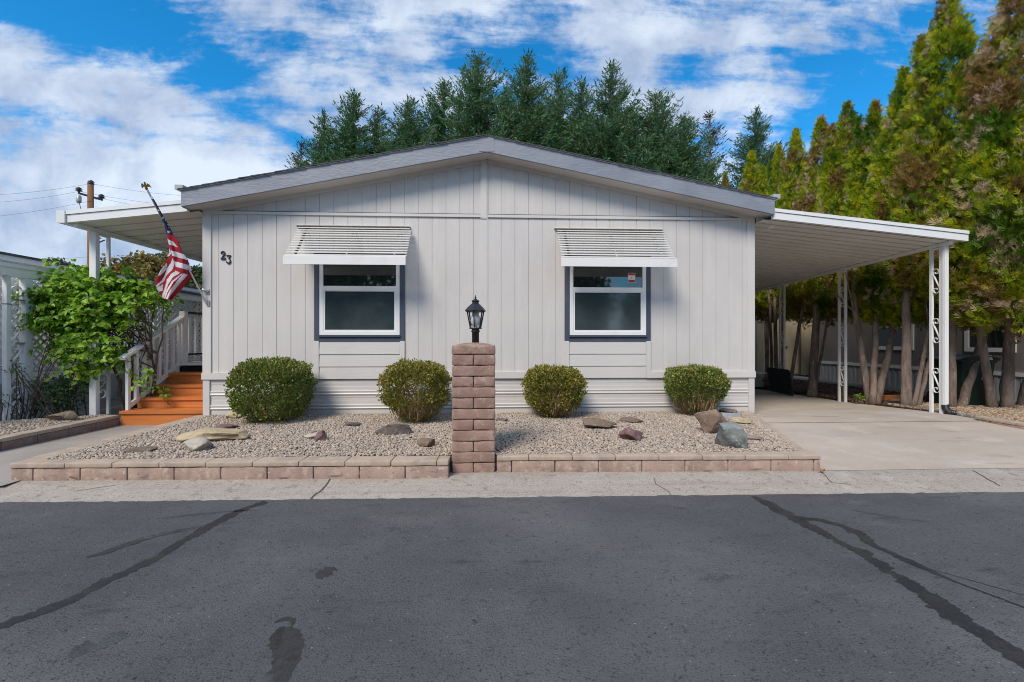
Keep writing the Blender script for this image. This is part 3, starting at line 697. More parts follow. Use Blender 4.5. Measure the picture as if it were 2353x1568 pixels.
# house number 23 made of thick brushed strokes
def digit(pl, ox, oz, s, nm):
    m = MB(); y0, y1 = YW - .016, YW - .001; fine = []
    for (a, b_) in zip(pl, pl[1:]): fine += [tuple(a[i] + (b_[i] - a[i]) * t / 5 for i in range(3)) for t in range(5)]
    fine.append(pl[-1]); L, Rr = [], []
    for i, (x, z, w) in enumerate(fine):
        p, q = fine[max(i - 1, 0)], fine[min(i + 1, len(fine) - 1)]; dx, dz = q[0] - p[0], q[1] - p[1]; l = math.hypot(dx, dz) or 1
        L.append((ox + (x - dz / l * w / 2) * s, oz + (z + dx / l * w / 2) * s)); Rr.append((ox + (x + dz / l * w / 2) * s, oz + (z - dx / l * w / 2) * s))
    n = len(fine); vs = [(p[0], y, p[1]) for y in (y0, y1) for p in L] + [(p[0], y, p[1]) for y in (y0, y1) for p in Rr]
    fs = []
    for i in range(n - 1):
        fs += [(i, i + 1, 2 * n + i + 1, 2 * n + i), (i, n + i, n + i + 1, i + 1), (2 * n + i, 2 * n + i + 1, 3 * n + i + 1, 3 * n + i)]
    fs += [(0, 2 * n, 3 * n, n), (n - 1, 2 * n - 1, 4 * n - 1, 3 * n - 1)]
    m.add(vs, fs); return m
def arc(cx, cz, rx, rz, a0, a1, w0, w1, n=10): return [(cx + rx * math.cos(R(a0 + (a1 - a0) * k / n)), cz + rz * math.sin(R(a0 + (a1 - a0) * k / n)), w0 + (w1 - w0) * k / n) for k in range(n + 1)]
d2 = [(.06, .70, .06), (.09, .70, .16), (.12, .76, .13)] + arc(.29, .74, .17, .20, 165, 0, .07, .16) + [(.45, .64, .17), (.36, .44, .12), (.16, .16, .08), (.08, .08, .08)]
d2b = [(.05, .06, .11), (.30, .06, .13), (.50, .06, .12), (.55, .14, .08), (.56, .24, .04)]
d3 = [(.06, .80, .05), (.08, .92, .08), (.20, .93, .11), (.42, .93, .11), (.49, .92, .08), (.38, .74, .06), (.26, .59, .07)] + arc(.26, .30, .20, .27, 85, -90, .08, .17, 12) + [(.15, .05, .10), (.07, .12, .15), (.06, .19, .14), (.09, .22, .06)]
n2 = AT(507, 597, YW); n3 = AT(520.5, 606, YW)
for st, (ox, oz) in (((d2, d2b), n2), ((d3,), n3)):
    mm = MB()
    for k, p in enumerate(st):
        q = digit(p, ox, oz, .125, 'house_number')
        mm.add([(v[0], v[1] - .0015 * k, v[2]) for v in q.v], q.f)
    mm.build('house_number', MT['black'], house)
# ------------------------------------------------------------------ scroll-work columns
def scroll_pts(zc, h, w, Y0, X, s=1):
    """an S scroll in the plane x = X"""
    r = w * .50; pts = []
    for k in range(17):                                   # upper curl, from its heart outwards
        a = R(-170 + 375 * k / 16); rr = r * (.30 + .70 * (k / 16) ** .8)
        pts.append((rr * math.cos(a), h / 2 - r + rr * math.sin(a)))
    low = [(-p[0], -p[1]) for p in pts][::-1]
    return [(X, Y0 + s * p[0], zc + p[1]) for p in pts + low]
def column(parent, X, Ya, Yb, zb, zt, nscroll=3, ts=.038, name='column'):
    m = MB()
    for y in (Ya, Yb): m.box(X - ts / 2, X + ts / 2, y - ts / 2, y + ts / 2, zb, zt)
    m.box(X - ts / 2 + .004, X + ts / 2 - .004, min(Ya, Yb) + ts / 2, max(Ya, Yb) - ts / 2, zt - .035, zt - .005)
    c = m.build(name, MT['wmetal'], parent)
    yc = (Ya + Yb) / 2; w = abs(Yb - Ya) - ts
    for k in range(nscroll):
        z = zb + (zt - zb) * (.20 + .30 * k); m = MB(); P = scroll_pts(z, .40, w, yc, X, -1)
        for p, q in zip(P, P[1:]): m.bar(p, q, .022, .007, (1, 0, 0)) if False else m.bar(p, q, .007, .026, (1, 0, 0))
        m.build('scroll', MT['wmetal'], c)
    return c

# ------------------------------------------------------------------ carport on the right
XO = 6.93
def bz(Y): return 2.735 - .034 * (Y - 6.6)
cp = thing('carport', 'white metal carport roof on scrollwork posts over the concrete driveway', 'carport', (5.5, 6.6, .17))
YC0, YC1 = 6.50, 16.0
XI = 4.03
def rz(x, Y): return 3.068 + (x - 4.1) * -.0985 - .034 * (Y - 6.6)       # underside level of the pans
m = MB(); rows = []; y = YC0 + .05; per = .19
while y < YC1:
    for dy, up in ((0, 0), (.146, 0), (.149, .075), (.187, .075)):
        rows.append((y + dy, up))
    y += per
m.add([(x, yy, rz(x, yy) + up) for yy, up in rows for x in (XI, XO + .13)], [(2 * i, 2 * i + 1, 2 * i + 3, 2 * i + 2) for i in range(len(rows) - 1)])
m.build('roof_pan', MT['pan'], cp)
m = MB(); z0 = lambda x: rz(x, YC0)
m.prism([(EL * 0 + ER + .002, z0(ER) + .0), (XO + .20, z0(XO + .20)), (XO + .20, z0(XO + .20) + .098), (ER + .002, z0(ER) + .098)], YC0 - .03, YC0 + .03)
m.prism([(ER + .002, z0(ER) + .104), (XO + .20, z0(XO + .20) + .104), (XO + .20, z0(XO + .20) + .152), (ER + .002, z0(ER) + .152)], YC0 - .044, YC0 + .03)
m.build('front_fascia', MT['wmetal'], cp)
m = MB(); m.prism([(YC0 + .031, rz(XO + .2, YC0) + .15), (YC1, rz(XO + .2, YC1) + .15), (YC1, rz(XO + .2, YC1) + .075), (YC0 + .031, rz(XO + .2, YC0) + .075)], XO + .12, XO + .20, 'x'); m.build('eave_gutter', MT['wmetal'], cp)
m = MB(); m.prism([(YC0 + .031, rz(XO - .2, YC0) + .155), (YC1, rz(XO - .2, YC1) + .155), (YC1, rz(XO - .2, YC1) + .15), (YC0 + .031, rz(XO - .2, YC0) + .15)], ER + .02, ER + .03, 'x')
m.add([(ER, YC0 + .03, rz(ER, YC0) + .10), (XO + .13, YC0 + .03, rz(XO + .13, YC0) + .10), (XO + .13, YC1, rz(XO + .13, YC1) + .10), (ER, YC1, rz(ER, YC1) + .10)], [(0, 1, 2, 3)]); m.build('roof_top', MT['wmetal'], cp)
m = MB(); m.prism([(YC0 + .035, bz(YC0) - .0), (YC1, bz(YC1)), (YC1, bz(YC1) + .050), (YC0 + .035, bz(YC0) + .050)], XO - .03, XO + .03, 'x'); m.build('beam', MT['wmetal'], cp)
for px0 in (2152, 1936, 1797.5):
    Yp = ATX(px0, 700, XO)[0]; w = .078
    column(cp, XO, Yp - w, Yp + w, float(dr(Yp)) - .01, bz(Yp), 3)
Yd = ATX(2152, 700, XO)[0] + .03
m = MB(); m.box(XO - .028, XO + .032, Yd - .19, Yd - .135, .30, bz(6.5) + .01); m.box(XO - .032, XO - .028, Yd - .175, Yd - .15, .30, bz(6.5)); m.build('downspout', MT['wmetal'], cp)
m = MB(); P = [(XO + .0, Yd - .16, .31), (XO + .01, Yd - .165, .25), (XO + .05, Yd - .18, .20), (XO + .12, Yd - .21, .18)]
m.tube([tuple(Vector(P[int(t)]).lerp(Vector(P[min(int(t) + 1, 3)]), t - int(t))) for t in np.linspace(0, 3, 25)], [.042 + .005 * (k % 2) for k in range(25)], 12); m.build('drain_elbow', MT['black'], cp)

# ------------------------------------------------------------------ porch roof on the left
XPO = -5.80
pa = thing('porch_roof', 'white ribbed porch roof on slim posts over the cedar steps', 'porch roof', (-5.0, 7.0, .2))
YP0, YP1 = 6.60, 15.0
def pz(x): return 2.925 + (x + 5.9) * .11
m = MB(); rows = []; y = YP0 + .05
while y < YP1:
    for dy, up in ((0, 0), (.250, 0), (.254, .08), (.296, .08)): rows.append((y + dy, up))
    y += .30
m.add([(x, yy, pz(x) + up) for yy, up in rows for x in (-5.93, -4.125)], [(2 * i, 2 * i + 1, 2 * i + 3, 2 * i + 2) for i in range(len(rows) - 1)]); m.build('roof_pan', MT['pan'], pa)
m = MB(); xa, xb = -5.86, EL - .005
m.prism([(xa, pz(xa) - .01), (xb, pz(xb) - .01), (xb, pz(xb) + .095), (xa, pz(xa) + .095)], YP0 - .025, YP0 + .03)
m.prism([(xa, pz(xa) + .099), (xb, pz(xb) + .099), (xb, pz(xb) + .15), (xa, pz(xa) + .15)], YP0 - .040, YP0 + .03)
m.build('front_fascia', MT['wmetal'], pa)
m = MB(); m.box(-5.97, -5.862, YP0 - .05, YP1, pz(-5.9) - .015, pz(-5.9) + .155); m.build('eave_gutter', MT['wmetal'], pa)
m = MB(); m.add([(-5.9, YP0, pz(-5.9) + .11), (xb, YP0, pz(xb) + .11), (xb, YP1, pz(xb) + .11), (-5.9, YP1, pz(-5.9) + .11)], [(0, 1, 2, 3)]); m.build('roof_top', MT['wmetal'], pa)
m = MB(); m.box(XPO - .03, XPO + .03, YP0 + .035, YP1, pz(XPO) - .062, pz(XPO) - .002); m.build('beam', MT['wmetal'], pa)
Ya = ATX(217, 900, XPO)[0]; Yb_ = ATX(249, 900, XPO)[0]
zt_ = pz(XPO) - .06
m = MB(); m.box(XPO - .045, XPO + .045, Ya - .035, Ya + .035, .17, zt_); m.box(XPO + .0455, XPO + .049, Ya - .015, Ya + .015, .17, zt_); m.build('post', MT['wmetal'], pa)
m = MB(); m.box(XPO - .018, XPO + .018, Yb_ - .018, Yb_ + .018, .16, zt_); m.box(XPO - .016, XPO + .016, Ya + .037, Yb_ - .026, zt_ - .035, zt_ - .006); pp = m.build('post', MT['wmetal'], pa)
for zc_ in (.62, 1.44, 2.26):
    m = MB(); P = scroll_pts(zc_, .42, Yb_ - Ya - .055, (Ya + Yb_) / 2 + .010, XPO, -1)
    for p, q in zip(P, P[1:]): m.bar(p, q, .007, .03, (1, 0, 0))
    m.build('scroll', MT['wmetal'], pp)

# ------------------------------------------------------------------ cedar steps with handrail and deck
XSa, XSb = XA + .02, XL - .01
st = thing('porch_steps', 'orange stained cedar steps with white handrail beside the house corner', 'steps', (-4.8, 6.9, .05))
ys = [6.90, 7.215, 7.52, 7.82, 8.10]; zs = [.045, .255, .412, .576, .752, .90]
for k in range(4):
    m = MB(); m.box(XSa, XSb, ys[k] + .012, ys[k] + .05, zs[k] + .0, zs[k + 1] - .041); m.build('riser', MT['cedar'], st)
    m = MB()
    w = (ys[k + 1] - ys[k]) / 2
    for j in (0, 1): m.box(XSa - .006, XSb, ys[k] - .012 + j * (w + .004), ys[k] - .012 + w - .003 + j * (w + .012), zs[k + 1] - .04, zs[k + 1])
    m.build('tread', MT['cedar'], st)
m = MB(); m.box(XSa + .04, XSb, 8.12, 12.5, .15, .84); m.build('deck_skirt', MT['dark'], st)
m = MB(); m.box(XSa, XSb, 8.06, 12.6, .862, .905); m.build('deck_floor', MT['wmetal'], st)
# railing
xr = XSa + .045
rl = lambda y: 1.05 + (y - 6.9) * .515
hr = None
m = MB(); m.bar((xr, 6.86, rl(6.86) - .01), (xr, 8.22, rl(8.22) - .01), .095, .038); hr = m.build('handrail', MT['vinyl'], st)
yy = 7.0; k = 0
while yy < 8.15:
    zt2 = rl(yy) - .03
    zb2 = .258 if k == 0 else (rl(yy) - .80)
    if k == 4: zb2 = .60
    m = MB(); m.box(xr - .03, xr + .012, yy - .024, yy + .024, zb2, zt2); m.build('baluster', MT['vinyl'], hr)
    yy += .158; k += 1
m = MB(); m.bar((xr - .01, 7.03, rl(7.03) - .80), (xr - .01, 8.16, rl(8.16) - .80), .04, .06); m.build('bottom_rail', MT['vinyl'], hr)
m = MB(); m.box(xr - .05, xr + .04, 8.17, 8.26, .55, 1.80); m.box(xr - .05, xr + .02, 7.99, 8.06, .42, .86); m.build('newel_post', MT['vinyl'], hr)
m = MB(); m.box(xr - .06, xr + .05, 8.27, 12.5, 1.765, 1.80); m.box(xr - .035, xr + .02, 8.27, 12.5, 1.03, 1.06); pr_ = m.build('porch_rail', MT['black'], st)
yy = 8.40
while yy < 10.4:
    m = MB(); m.box(xr - .045, xr - .01, yy - .03, yy + .03, 1.0, 1.765); m.build('baluster', MT['vinyl'], pr_); yy += .19

# ------------------------------------------------------------------ flag on the corner of the house
def FL(cx, cy): return 313.7 + .1901 * cx, 407.8 + .1901 * cy
def fp(cx, cy, dy=0.):
    px, py = FL(cx, cy); Y = 6.70 - (1 - (cy - 60) / 1470) * .55 + dy
    x, z = AT(px, py, Y); return (x, Y, z)
B0, T0 = (840, 1510), (112, 118)
fl = thing('flag', 'stars and stripes on a slanted pole with gilt eagle at the house corner', 'flag', fp(*B0))
m = MB(); n = 24; m.tube([fp(B0[0] + (T0[0] - B0[0]) * k / n, B0[1] + (T0[1] - B0[1]) * k / n + 0 * k) for k in range(n + 1)], .012, 10); m.build('pole', MT['steel'], fl, True)
bx = fp(*B0)
m = MB(); m.tube([fp(815, 1462), fp(846, 1522)], .018, 10); m.box(bx[0] - .005, bx[0] + .035, YW - .036, YW - .021, bx[2] - .05, bx[2] + .03); m.bar(fp(846, 1520), (bx[0] + .015, YW - .02, bx[2] - .02), .022, .022); m.build('bracket', MT['steel'], fl)
# eagle
m = MB(); e0 = fp(112, 118); s_ = .00105
def ep(x, y, d=0): q = fp(x, y); return (q[0], q[1] + d, q[2])
for d0, d1 in ((-.006, .010),):
    for poly in ([(100, 105), (75, 80), (66, 70), (58, 95), (66, 128), (78, 112), (96, 112)], [(112, 105), (130, 80), (118, 66), (150, 85), (178, 127), (150, 112), (125, 116)], [(92, 70), (88, 60), (98, 54), (103, 66), (113, 92), (118, 122), (106, 126), (95, 100)]):
        vs = [ep(x, y, d0) for x, y in poly] + [ep(x, y, d1) for x, y in poly]; n = len(poly)
        m.add(vs, [tuple(range(n)), tuple(range(2 * n - 1, n - 1, -1))] + [(i, (i + 1) % n, (i + 1) % n + n, i + n) for i in range(n)])
m.tube([fp(112, 118), fp(125, 150)], .016, 8); m.build('finial', MT['gold'], fl)
# cloth
LE = [(155, 235), (200, 290), (240, 370), (295, 490), (335, 590), (358, 690), (372, 770), (392, 850), (398, 930), (352, 1030), (290, 1120), (220, 1265), (242, 1345), (285, 1415), (320, 1465)]
RE = [(186, 226), (232, 300), (277, 385), (332, 480), (378, 560), (447, 690), (512, 780), (557, 910), (622, 1000), (640, 1060), (667, 1125), (692, 1190), (610, 1280), (520, 1380), (425, 1482)]
WH = [[(360, 705), (372, 748), (440, 775), (497, 842), (392, 815)], [(408, 880), (580, 932), (615, 1000), (430, 945)], [(455, 1012), (640, 1064), (668, 1130), (475, 1082)],
      [(438, 975), (458, 1040), (440, 1105), (385, 1160), (355, 1200), (330, 1260), (245, 1328), (228, 1312), (310, 1240), (350, 1165), (365, 1100), (412, 1040)],
      [(392, 850), (416, 920), (400, 945), (385, 960)], [(365, 1035), (370, 1060), (352, 1128), (285, 1190), (255, 1190), (300, 1110)],
      [(475, 1130), (525, 1158), (440, 1205), (382, 1290), (345, 1400), (322, 1470), (300, 1440), (340, 1340), (368, 1235), (415, 1170)],
      [(570, 1162), (620, 1178), (500, 1310), (400, 1440), (378, 1475), (352, 1470), (400, 1370), (480, 1265)],
      [(548, 1163), (562, 1163), (440, 1272), (372, 1390), (345, 1470), (333, 1460), (358, 1370), (430, 1250)], [(240, 1335), (320, 1292), (312, 1370), (262, 1388)]]
STARS = [(320, 487, 17), (388, 660, 23), (268, 398, 17), (347, 518, 13), (382, 575, 12), (385, 610, 8), (304, 502, 8), (330, 566, 8)]
def inp(x, y, poly):
    c = False; n = len(poly)
    for i in range(n):
        (x0, y0), (x1, y1) = poly[i], poly[(i + 1) % n]
        if (y0 > y) != (y1 > y) and x < (x1 - x0) * (y - y0) / (y1 - y0) + x0: c = not c
    return c
starp = []
for x, y, r in STARS:
    starp.append([(x + (r if k % 2 == 0 else r * .42) * math.cos(R(36 * k - 80)), y + (r if k % 2 == 0 else r * .42) * math.sin(R(36 * k - 80))) for k in range(10)])
def cloth_col(x, y):
    if y < 688 + (x - 360) * .14:
        return 1 if any(inp(x, y, p) for p in starp) or y < 262 else 2
    return 1 if any(inp(x, y, p) for p in WH) else 0
NV, NU = 170, 56
def lerp_list(Ls, t):
    f = t * (len(Ls) - 1); i = min(int(f), len(Ls) - 2); a, b_ = Ls[i], Ls[i + 1]; return a[0] + (b_[0] - a[0]) * (f - i), a[1] + (b_[1] - a[1]) * (f - i)
grid = []; vs = []
for i in range(NV + 1):
    l, r = lerp_list(LE, i / NV), lerp_list(RE, i / NV); row = []
    for j in range(NU + 1):
        u = j / NU; x, y = l[0] + (r[0] - l[0]) * u, l[1] + (r[1] - l[1]) * u; row.append((x, y))
        tv = i / NV
        dyy = .035 * math.sin(u * math.pi * 1.0) * -1 * min(1, .35 + tv) + .022 * tv * math.sin(u * 9 + tv * 7) + .012 * tv * math.sin(u * 17 - tv * 11)
        vs.append(fp(x, y, dyy - .012))
    grid.append(row)
fs, mi = [], []
for i in range(NV):
    for j in range(NU):
        a = i * (NU + 1) + j; fs.append((a, a + 1, a + NU + 2, a + NU + 1)); p, q = grid[i][j], grid[i + 1][j + 1]; mi.append(cloth_col((p[0] + q[0]) / 2, (p[1] + q[1]) / 2))
m = MB(); m.v = vs; m.f = fs; m.m = mi; m.build('cloth', [MT['red'], MT['white'], MT['blue']], fl, True)
m = MB(); m.tube([fp(360, 1045), fp(300, 1150), fp(225, 1250)], .004, 6); m.build('cord', MT['wire'], fl)
kx, kz = AT(470, 668, YW - .03)
fb = thing('flag_bracket', 'empty metal flag bracket screwed to the house corner above the flag pole foot', 'bracket', (kx + .04, YW - .02, kz))
m = MB(); m.box(kx + .025, kx + .065, YW - .032, YW - .0215, kz - .055, kz + .02); m.build('plate', MT['steel'], fb)
m = MB(); m.tube([(kx + .045, YW - .03, kz - .02), (kx - .01, YW - .075, kz + .015)], .019, 12); m.build('socket', MT['steel'], fb, True)

# ------------------------------------------------------------------ rocks
def rock(px, py, w, h, label, m, seed, z=GZ, squash=None, cuts=14, dep=.8, rotz=None):
    x, y = GR(px, py, z); d = x * SN + y * CS; W = w * d / FPX; Hh = h * d / FPX
    D = W * dep; rs = random.Random(seed)
    y += D * .42
    v, f = ICO3; V = v.copy()
    for k in range(cuts):
        nn = Vector((rs.gauss(0, 1), rs.gauss(0, 1), rs.gauss(0, .8))).normalized(); c = rs.uniform(.42, .80); nn = np.array(nn)
        dd = V @ nn; V -= np.clip(dd - c, 0, None)[:, None] * nn[None] * .97
    for i in range(len(V)):
        p = Vector(V[i]); nv = mnoise.noise_vector(p * 1.6 + Vector((seed, 0, 0))) * .10 + mnoise.noise_vector(p * 5.5 + Vector((0, seed, 0))) * .035; V[i] += nv
    ext = V.max(0) - V.min(0); V -= (V.max(0) + V.min(0)) / 2; V /= ext
    if seed == 45: V = V * np.array([1, -1, -1])          # broad side down
    a = rotz if rotz is not None else rs.uniform(-.5, .5); ca, sa = math.cos(a), math.sin(a)
    Hh = max(Hh * .95, .02); V = V * np.array([W, D, Hh * 1.25])
    V = np.c_[V[:, 0] * ca - V[:, 1] * sa, V[:, 0] * sa + V[:, 1] * ca, V[:, 2] + Hh * .42]
    o = np_mesh('rock', V, f, m, smooth=False, loc=(x, y, z)); tag(o, label, 'rock', 'rocks lying in the gravel beds'); return o
ICO3 = ico(4)
rk = {'cream': rockmat('cream_sandstone', (.50, .40, .25), (.42, .33, .20), (.58, .50, .36)), 'pale': rockmat('pale_limestone', (.48, .43, .36), (.38, .34, .28), (.56, .52, .46)), 'brown': rockmat('brown_rock', (.20, .145, .105), (.14, .10, .075), (.28, .22, .165)),
      'dark': rockmat('dark_slab_rock', (.145, .12, .105), (.10, .083, .075), (.21, .18, .155)), 'red': rockmat('red_lava_rock', (.21, .12, .115), (.13, .072, .072), (.32, .21, .20)), 'boulder': rockmat('brown_boulder', (.25, .175, .13), (.17, .115, .088), (.33, .25, .20)),
      'green': rockmat('grey_green_boulder', (.225, .245, .235), (.12, .13, .12), (.36, .38, .37)), 'blue': rockmat('blue_grey_slate', (.32, .34, .38), (.26, .28, .31), (.4, .42, .46)), 'pink': rockmat('pink_stone', (.30, .22, .20), (.23, .165, .15), (.38, .30, .28)), 'ochre': rockmat('ochre_rock', (.32, .22, .13), (.13, .11, .095), (.44, .36, .26))}
for a in [(472, 1018, 160, 26, 'long flat cream flagstone near the left corner of the gravel bed', 'cream', 1, .55, .10), (440, 1040, 58, 30, 'pale cream lump of rock in front of the long flagstone', 'pale', 2, .8, .2), (312, 1041, 66, 11, 'thin brown slab nearest the walkway edging', 'brown', 3, .6, 0),
          (529, 964, 28, 20, 'small cream stone against the left side of the biggest shrub', 'cream', 4, .8, 0), (516, 988, 46, 10, 'flat dull red slab left of the biggest shrub', 'red', 5, .7, 0), (722, 1010, 60, 14, 'flat whitish stone behind the small round dark rock', 'pale', 6, .5, 0),
          (730, 1015, 29, 24, 'small round dark rock in front of a flat whitish stone', 'red', 7, .9, 0), (808, 981, 44, 10, 'thin dark slab between the two left shrubs', 'dark', 8, .5, 0), (902, 1001, 84, 25, 'angular dark grey slab in front of the shrub beside the pillar', 'dark', 9, .6, 0),
          (975, 1030, 44, 21, 'two tone reddish brown rock left of the pillar', 'brown', 10, .8, 0), (1152, 969, 34, 8, 'thin dark stick like stone close behind the pillar', 'dark', 11, .4, 0), (1383, 988, 82, 24, 'wedge shaped brown slab right of the olive shrub', 'brown', 12, .6, 0),
          (1452, 973, 62, 12, 'flat brown slab close to the skirting under the right window', 'brown', 13, .6, 0), (1457, 1015, 58, 30, 'jagged dark red rock in the middle of the right gravel', 'red', 14, .8, 0), (1648, 1000, 76, 58, 'big round brown boulder beside the rightmost shrub', 'boulder', 15, .85, 0),
          (1694, 1034, 72, 60, 'grey green angular boulder in front of the brown boulder', 'green', 45, .85, 0), (1676, 950, 42, 10, 'flat pinkish stone by the skirting corner post', 'pink', 17, .7, 0), (1684, 962, 56, 12, 'flat blue grey stone behind the brown boulder', 'blue', 18, .8, 0),
          (1708, 976, 50, 15, 'flat cream stone right of the brown boulder', 'cream', 19, .7, 0), (1742, 1014, 44, 12, 'flat brown stone between grey boulder and driveway edging', 'pink', 20, .7, 0)]:
    rock(a[0], a[1], a[2], a[3], a[4], rk[a[5]], a[6], dep=a[7], rotz=a[8] or None)
rock(130, 970, 62, 23, 'ochre and grey rock on the small bed left of the walkway', rk['ochre'], 21, z=.2, dep=.6)
# dry leaves
def dryleaf(px, py, z, label, s, seed):
    x, y = GR(px, py, z); rs = random.Random(seed); m = MB()
    pts = []; n = 9
    for k in range(n):
        a = 2 * math.pi * k / n; r = s * (.6 + .5 * ((k * 2) % 3) / 2); pts.append((x + r * math.cos(a), y + r * math.sin(a) * .7, z + .012 + rs.uniform(0, .035)))
    pts.append((x, y, z + .006)); m.add(pts, [(k, (k + 1) % n, n) for k in range(n)]); tag(m.build('dry_leaf', MT['leafbrown'], None), label, 'leaf', 'fallen leaves')
dryleaf(170, 1103, .064, 'curled orange brown leaf at the foot of the left block wall', .045, 1)
dryleaf(1088, 1082, .066, 'dry brown leaf at the foot of the lamp pillar', .03, 2)
dryleaf(1890, 1086, .066, 'dry leaf at the driveway end of the right block wall', .03, 3)
# ------------------------------------------------------------------ edging on the right of the driveway
ed = thing('scalloped_edging', 'grey scalloped edging stone at the foot of the front carport post', 'edging', (7.05, 6.5, .1))
m = MB()
Y0, Y1 = 6.86, 6.22
for k in range(5):
    yc = Y0 + (Y1 - Y0) * (k + .5) / 5; pol = [(yc - .064, .05), (yc + .064, .05)] + [(yc + .064 * math.cos(R(a)), .165 + .028 * math.sin(R(a))) for a in range(0, 181, 20)]
    m.prism(pol, 7.00 + .015 * k, 7.06 + .015 * k, 'x')
m.build('edging_stone', MT['edger'], ed)
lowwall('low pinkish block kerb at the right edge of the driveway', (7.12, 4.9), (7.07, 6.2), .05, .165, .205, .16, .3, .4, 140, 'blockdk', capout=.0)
# ------------------------------------------------------------------ plants
def rdir(rs, n):
    v = rs.normal(size=(n, 3)); return v / np.linalg.norm(v, axis=1, keepdims=True)
DIA = ([(0, 0, 0), (.45, .5, .06), (1, 0, 0), (.45, -.5, .06)], [(0, 1, 2, 3)])
LEAFQ = ([(0, 0, 0), (.5, .30, .05), (1, 0, -.04), (.5, -.30, .05)], [(0, 1, 2, 3)])

def boxwood(px, ytop, ybot, wpx, label, m, seed, bare, bottom, leafn, flat=.0):
    x, y = GR(px, ybot - 6, GZ); rs = np.random.RandomState(seed)
    d = x * SN + y * CS; rx = wpx / 2 * d / FPX * .95; y += rx * .75; d = x * SN + y * CS; rx = wpx / 2 * d / FPX * .84; x = (AT(px, 900, y)[0])
    zt = H + (CY - ytop) / FPX * d; zb = GZ; hh = zt - zb; cz = zb + hh * (.54 + bare * .05); rz_ = zt - cz
    t = thing('boxwood_shrub', label, 'shrub', (x, y, GZ - .01), 'clipped round shrubs in front of the house')
    n = leafn; D = rdir(rs, n * 2)
    rad = np.where(rs.rand(n * 2) < .74, rs.uniform(.86, 1.03, n * 2), rs.uniform(.45, .9, n * 2))
    lump = np.array([mnoise.noise(Vector(q * 2.2) + Vector((seed, 0, 0))) * .13 + mnoise.noise(Vector(q * 6) + Vector((seed, 3, 0))) * .11 + mnoise.noise(Vector(q * 14) + Vector((seed, 5, 0))) * .07 for q in D])
    rad = rad * (1 + lump)
    pw = np.abs(D) ** np.array([.78, .78, .72]) * np.sign(D)
    P = pw * rad[:, None] * np.array([rx, rx, 1])
    P[:, 2] = np.where(pw[:, 2] > 0, pw[:, 2] * rz_, pw[:, 2] * (cz - zb)) * rad
    # the lower part narrows towards the ground and thins out
    f = np.clip((P[:, 2] + (cz - zb)) / (cz - zb), 0, 1); nar = bottom + (1 - bottom) * f ** .7
    P[:, 0] *= nar; P[:, 1] *= nar
    keep = (rs.rand(n * 2) < np.clip(.12 + (f - bare * .55) * 2.2, .05 + (1 - bare) * (.5 if bare < .3 else .16), 1)) & (P[:, 2] > -(cz - zb) + .01)
    P, D = P[keep][:n], D[keep][:n]
    ax = D * .7 + rs.normal(size=P.shape) * .45 + np.array([0, 0, .65]); nr = rdir(rs, len(P))
    C = np.array([x, y, cz])
    ls = rs.uniform(.022, .042, len(P))
    V, F = scatter(np.array(LEAFQ[0]) * np.array([1, 1.05, 1]), LEAFQ[1], P + C, ax, nr, ls)
    # little upright shoots standing proud of the clipped surface
    k = 260; S = rdir(rs, k); S[:, 2] = np.abs(S[:, 2]) * .8 + .1; bs_ = S * np.array([rx, rx, rz_]) * .98; pts = []
    for j in range(6): pts.append(bs_ + (S * .25 + np.array([0, 0, 1.])) * (.012 * j) + rs.normal(size=S.shape) * .005)
    Q = np.concatenate(pts); V2, F2 = scatter(LEAFQ[0], LEAFQ[1], Q + C, rs.normal(size=Q.shape) + np.array([0, 0, .8]), rdir(rs, len(Q)), rs.uniform(.016, .024, len(Q)))
    k = 700; S = rdir(rs, k); S[:, 2] = np.abs(S[:, 2]) * .9 + .05; S /= np.linalg.norm(S, axis=1, keepdims=True); sp_ = np.abs(S) ** np.array([.78, .78, .72]) * np.sign(S)
    lm = np.array([1 + mnoise.noise(Vector(q * 2.2) + Vector((seed, 0, 0))) * .13 + mnoise.noise(Vector(q * 6) + Vector((seed, 3, 0))) * .11 for q in S]); bs2 = sp_ * np.array([rx, rx, rz_]) * lm[:, None] * 1.0
    Q2 = np.concatenate([bs2 + (S * .3 + np.array([0, 0, 1.])) * .011 * j + rs.normal(size=S.shape) * .005 for j in range(3)])
    V3, F3 = scatter(LEAFQ[0], LEAFQ[1], Q2 + C, rs.normal(size=Q2.shape) * .7 + np.array([0, 0, .9]), rdir(rs, len(Q2)), rs.uniform(.012, .022, len(Q2)))
    np_mesh('new_growth', V3, F3, MT['box_tip'], t, off=OFF[t.name])
    V, F = join_np([(V, F), (V2, F2)])
    np_mesh('foliage', V, F, m, t, off=OFF[t.name])
    mb = MB(); rr = random.Random(seed)
    for k in range(int(110 + 330 * bare)):
        a = rr.uniform(0, 2 * math.pi); q = rr.random() ** .5; q = .40 + .56 * q; el = rr.uniform(-.75, .30 - .25 * bare)
        ex, ey = math.cos(a) * rx * q * bottom ** .2, math.sin(a) * rx * q; ez = cz + el * rz_ * (.95 - .3 * q)
        bx_, by_ = math.cos(a) * rx * .18 * rr.random() * 2, math.sin(a) * rx * .2 * rr.random() * 2
        p0 = Vector((x + bx_, y + by_, zb)); p2 = Vector((x + ex, y + ey, ez)); p1 = p0.lerp(p2, .5) + Vector((rr.uniform(-.07, .07) + ex * .18, rr.uniform(-.07, .07) + ey * .18, rr.uniform(-.05, .03)))
        mb.tube([p0, p1, p2], [.0050, .0035, .0015], 4, 0, False)
    mb.build('twigs', MT['twig'], t)
    return t
boxwood(626, 828, 985, 190, 'biggest clipped shrub, dense green down to the gravel, left of the left window', MT['box_a'], 11, .12, .93, 17000)
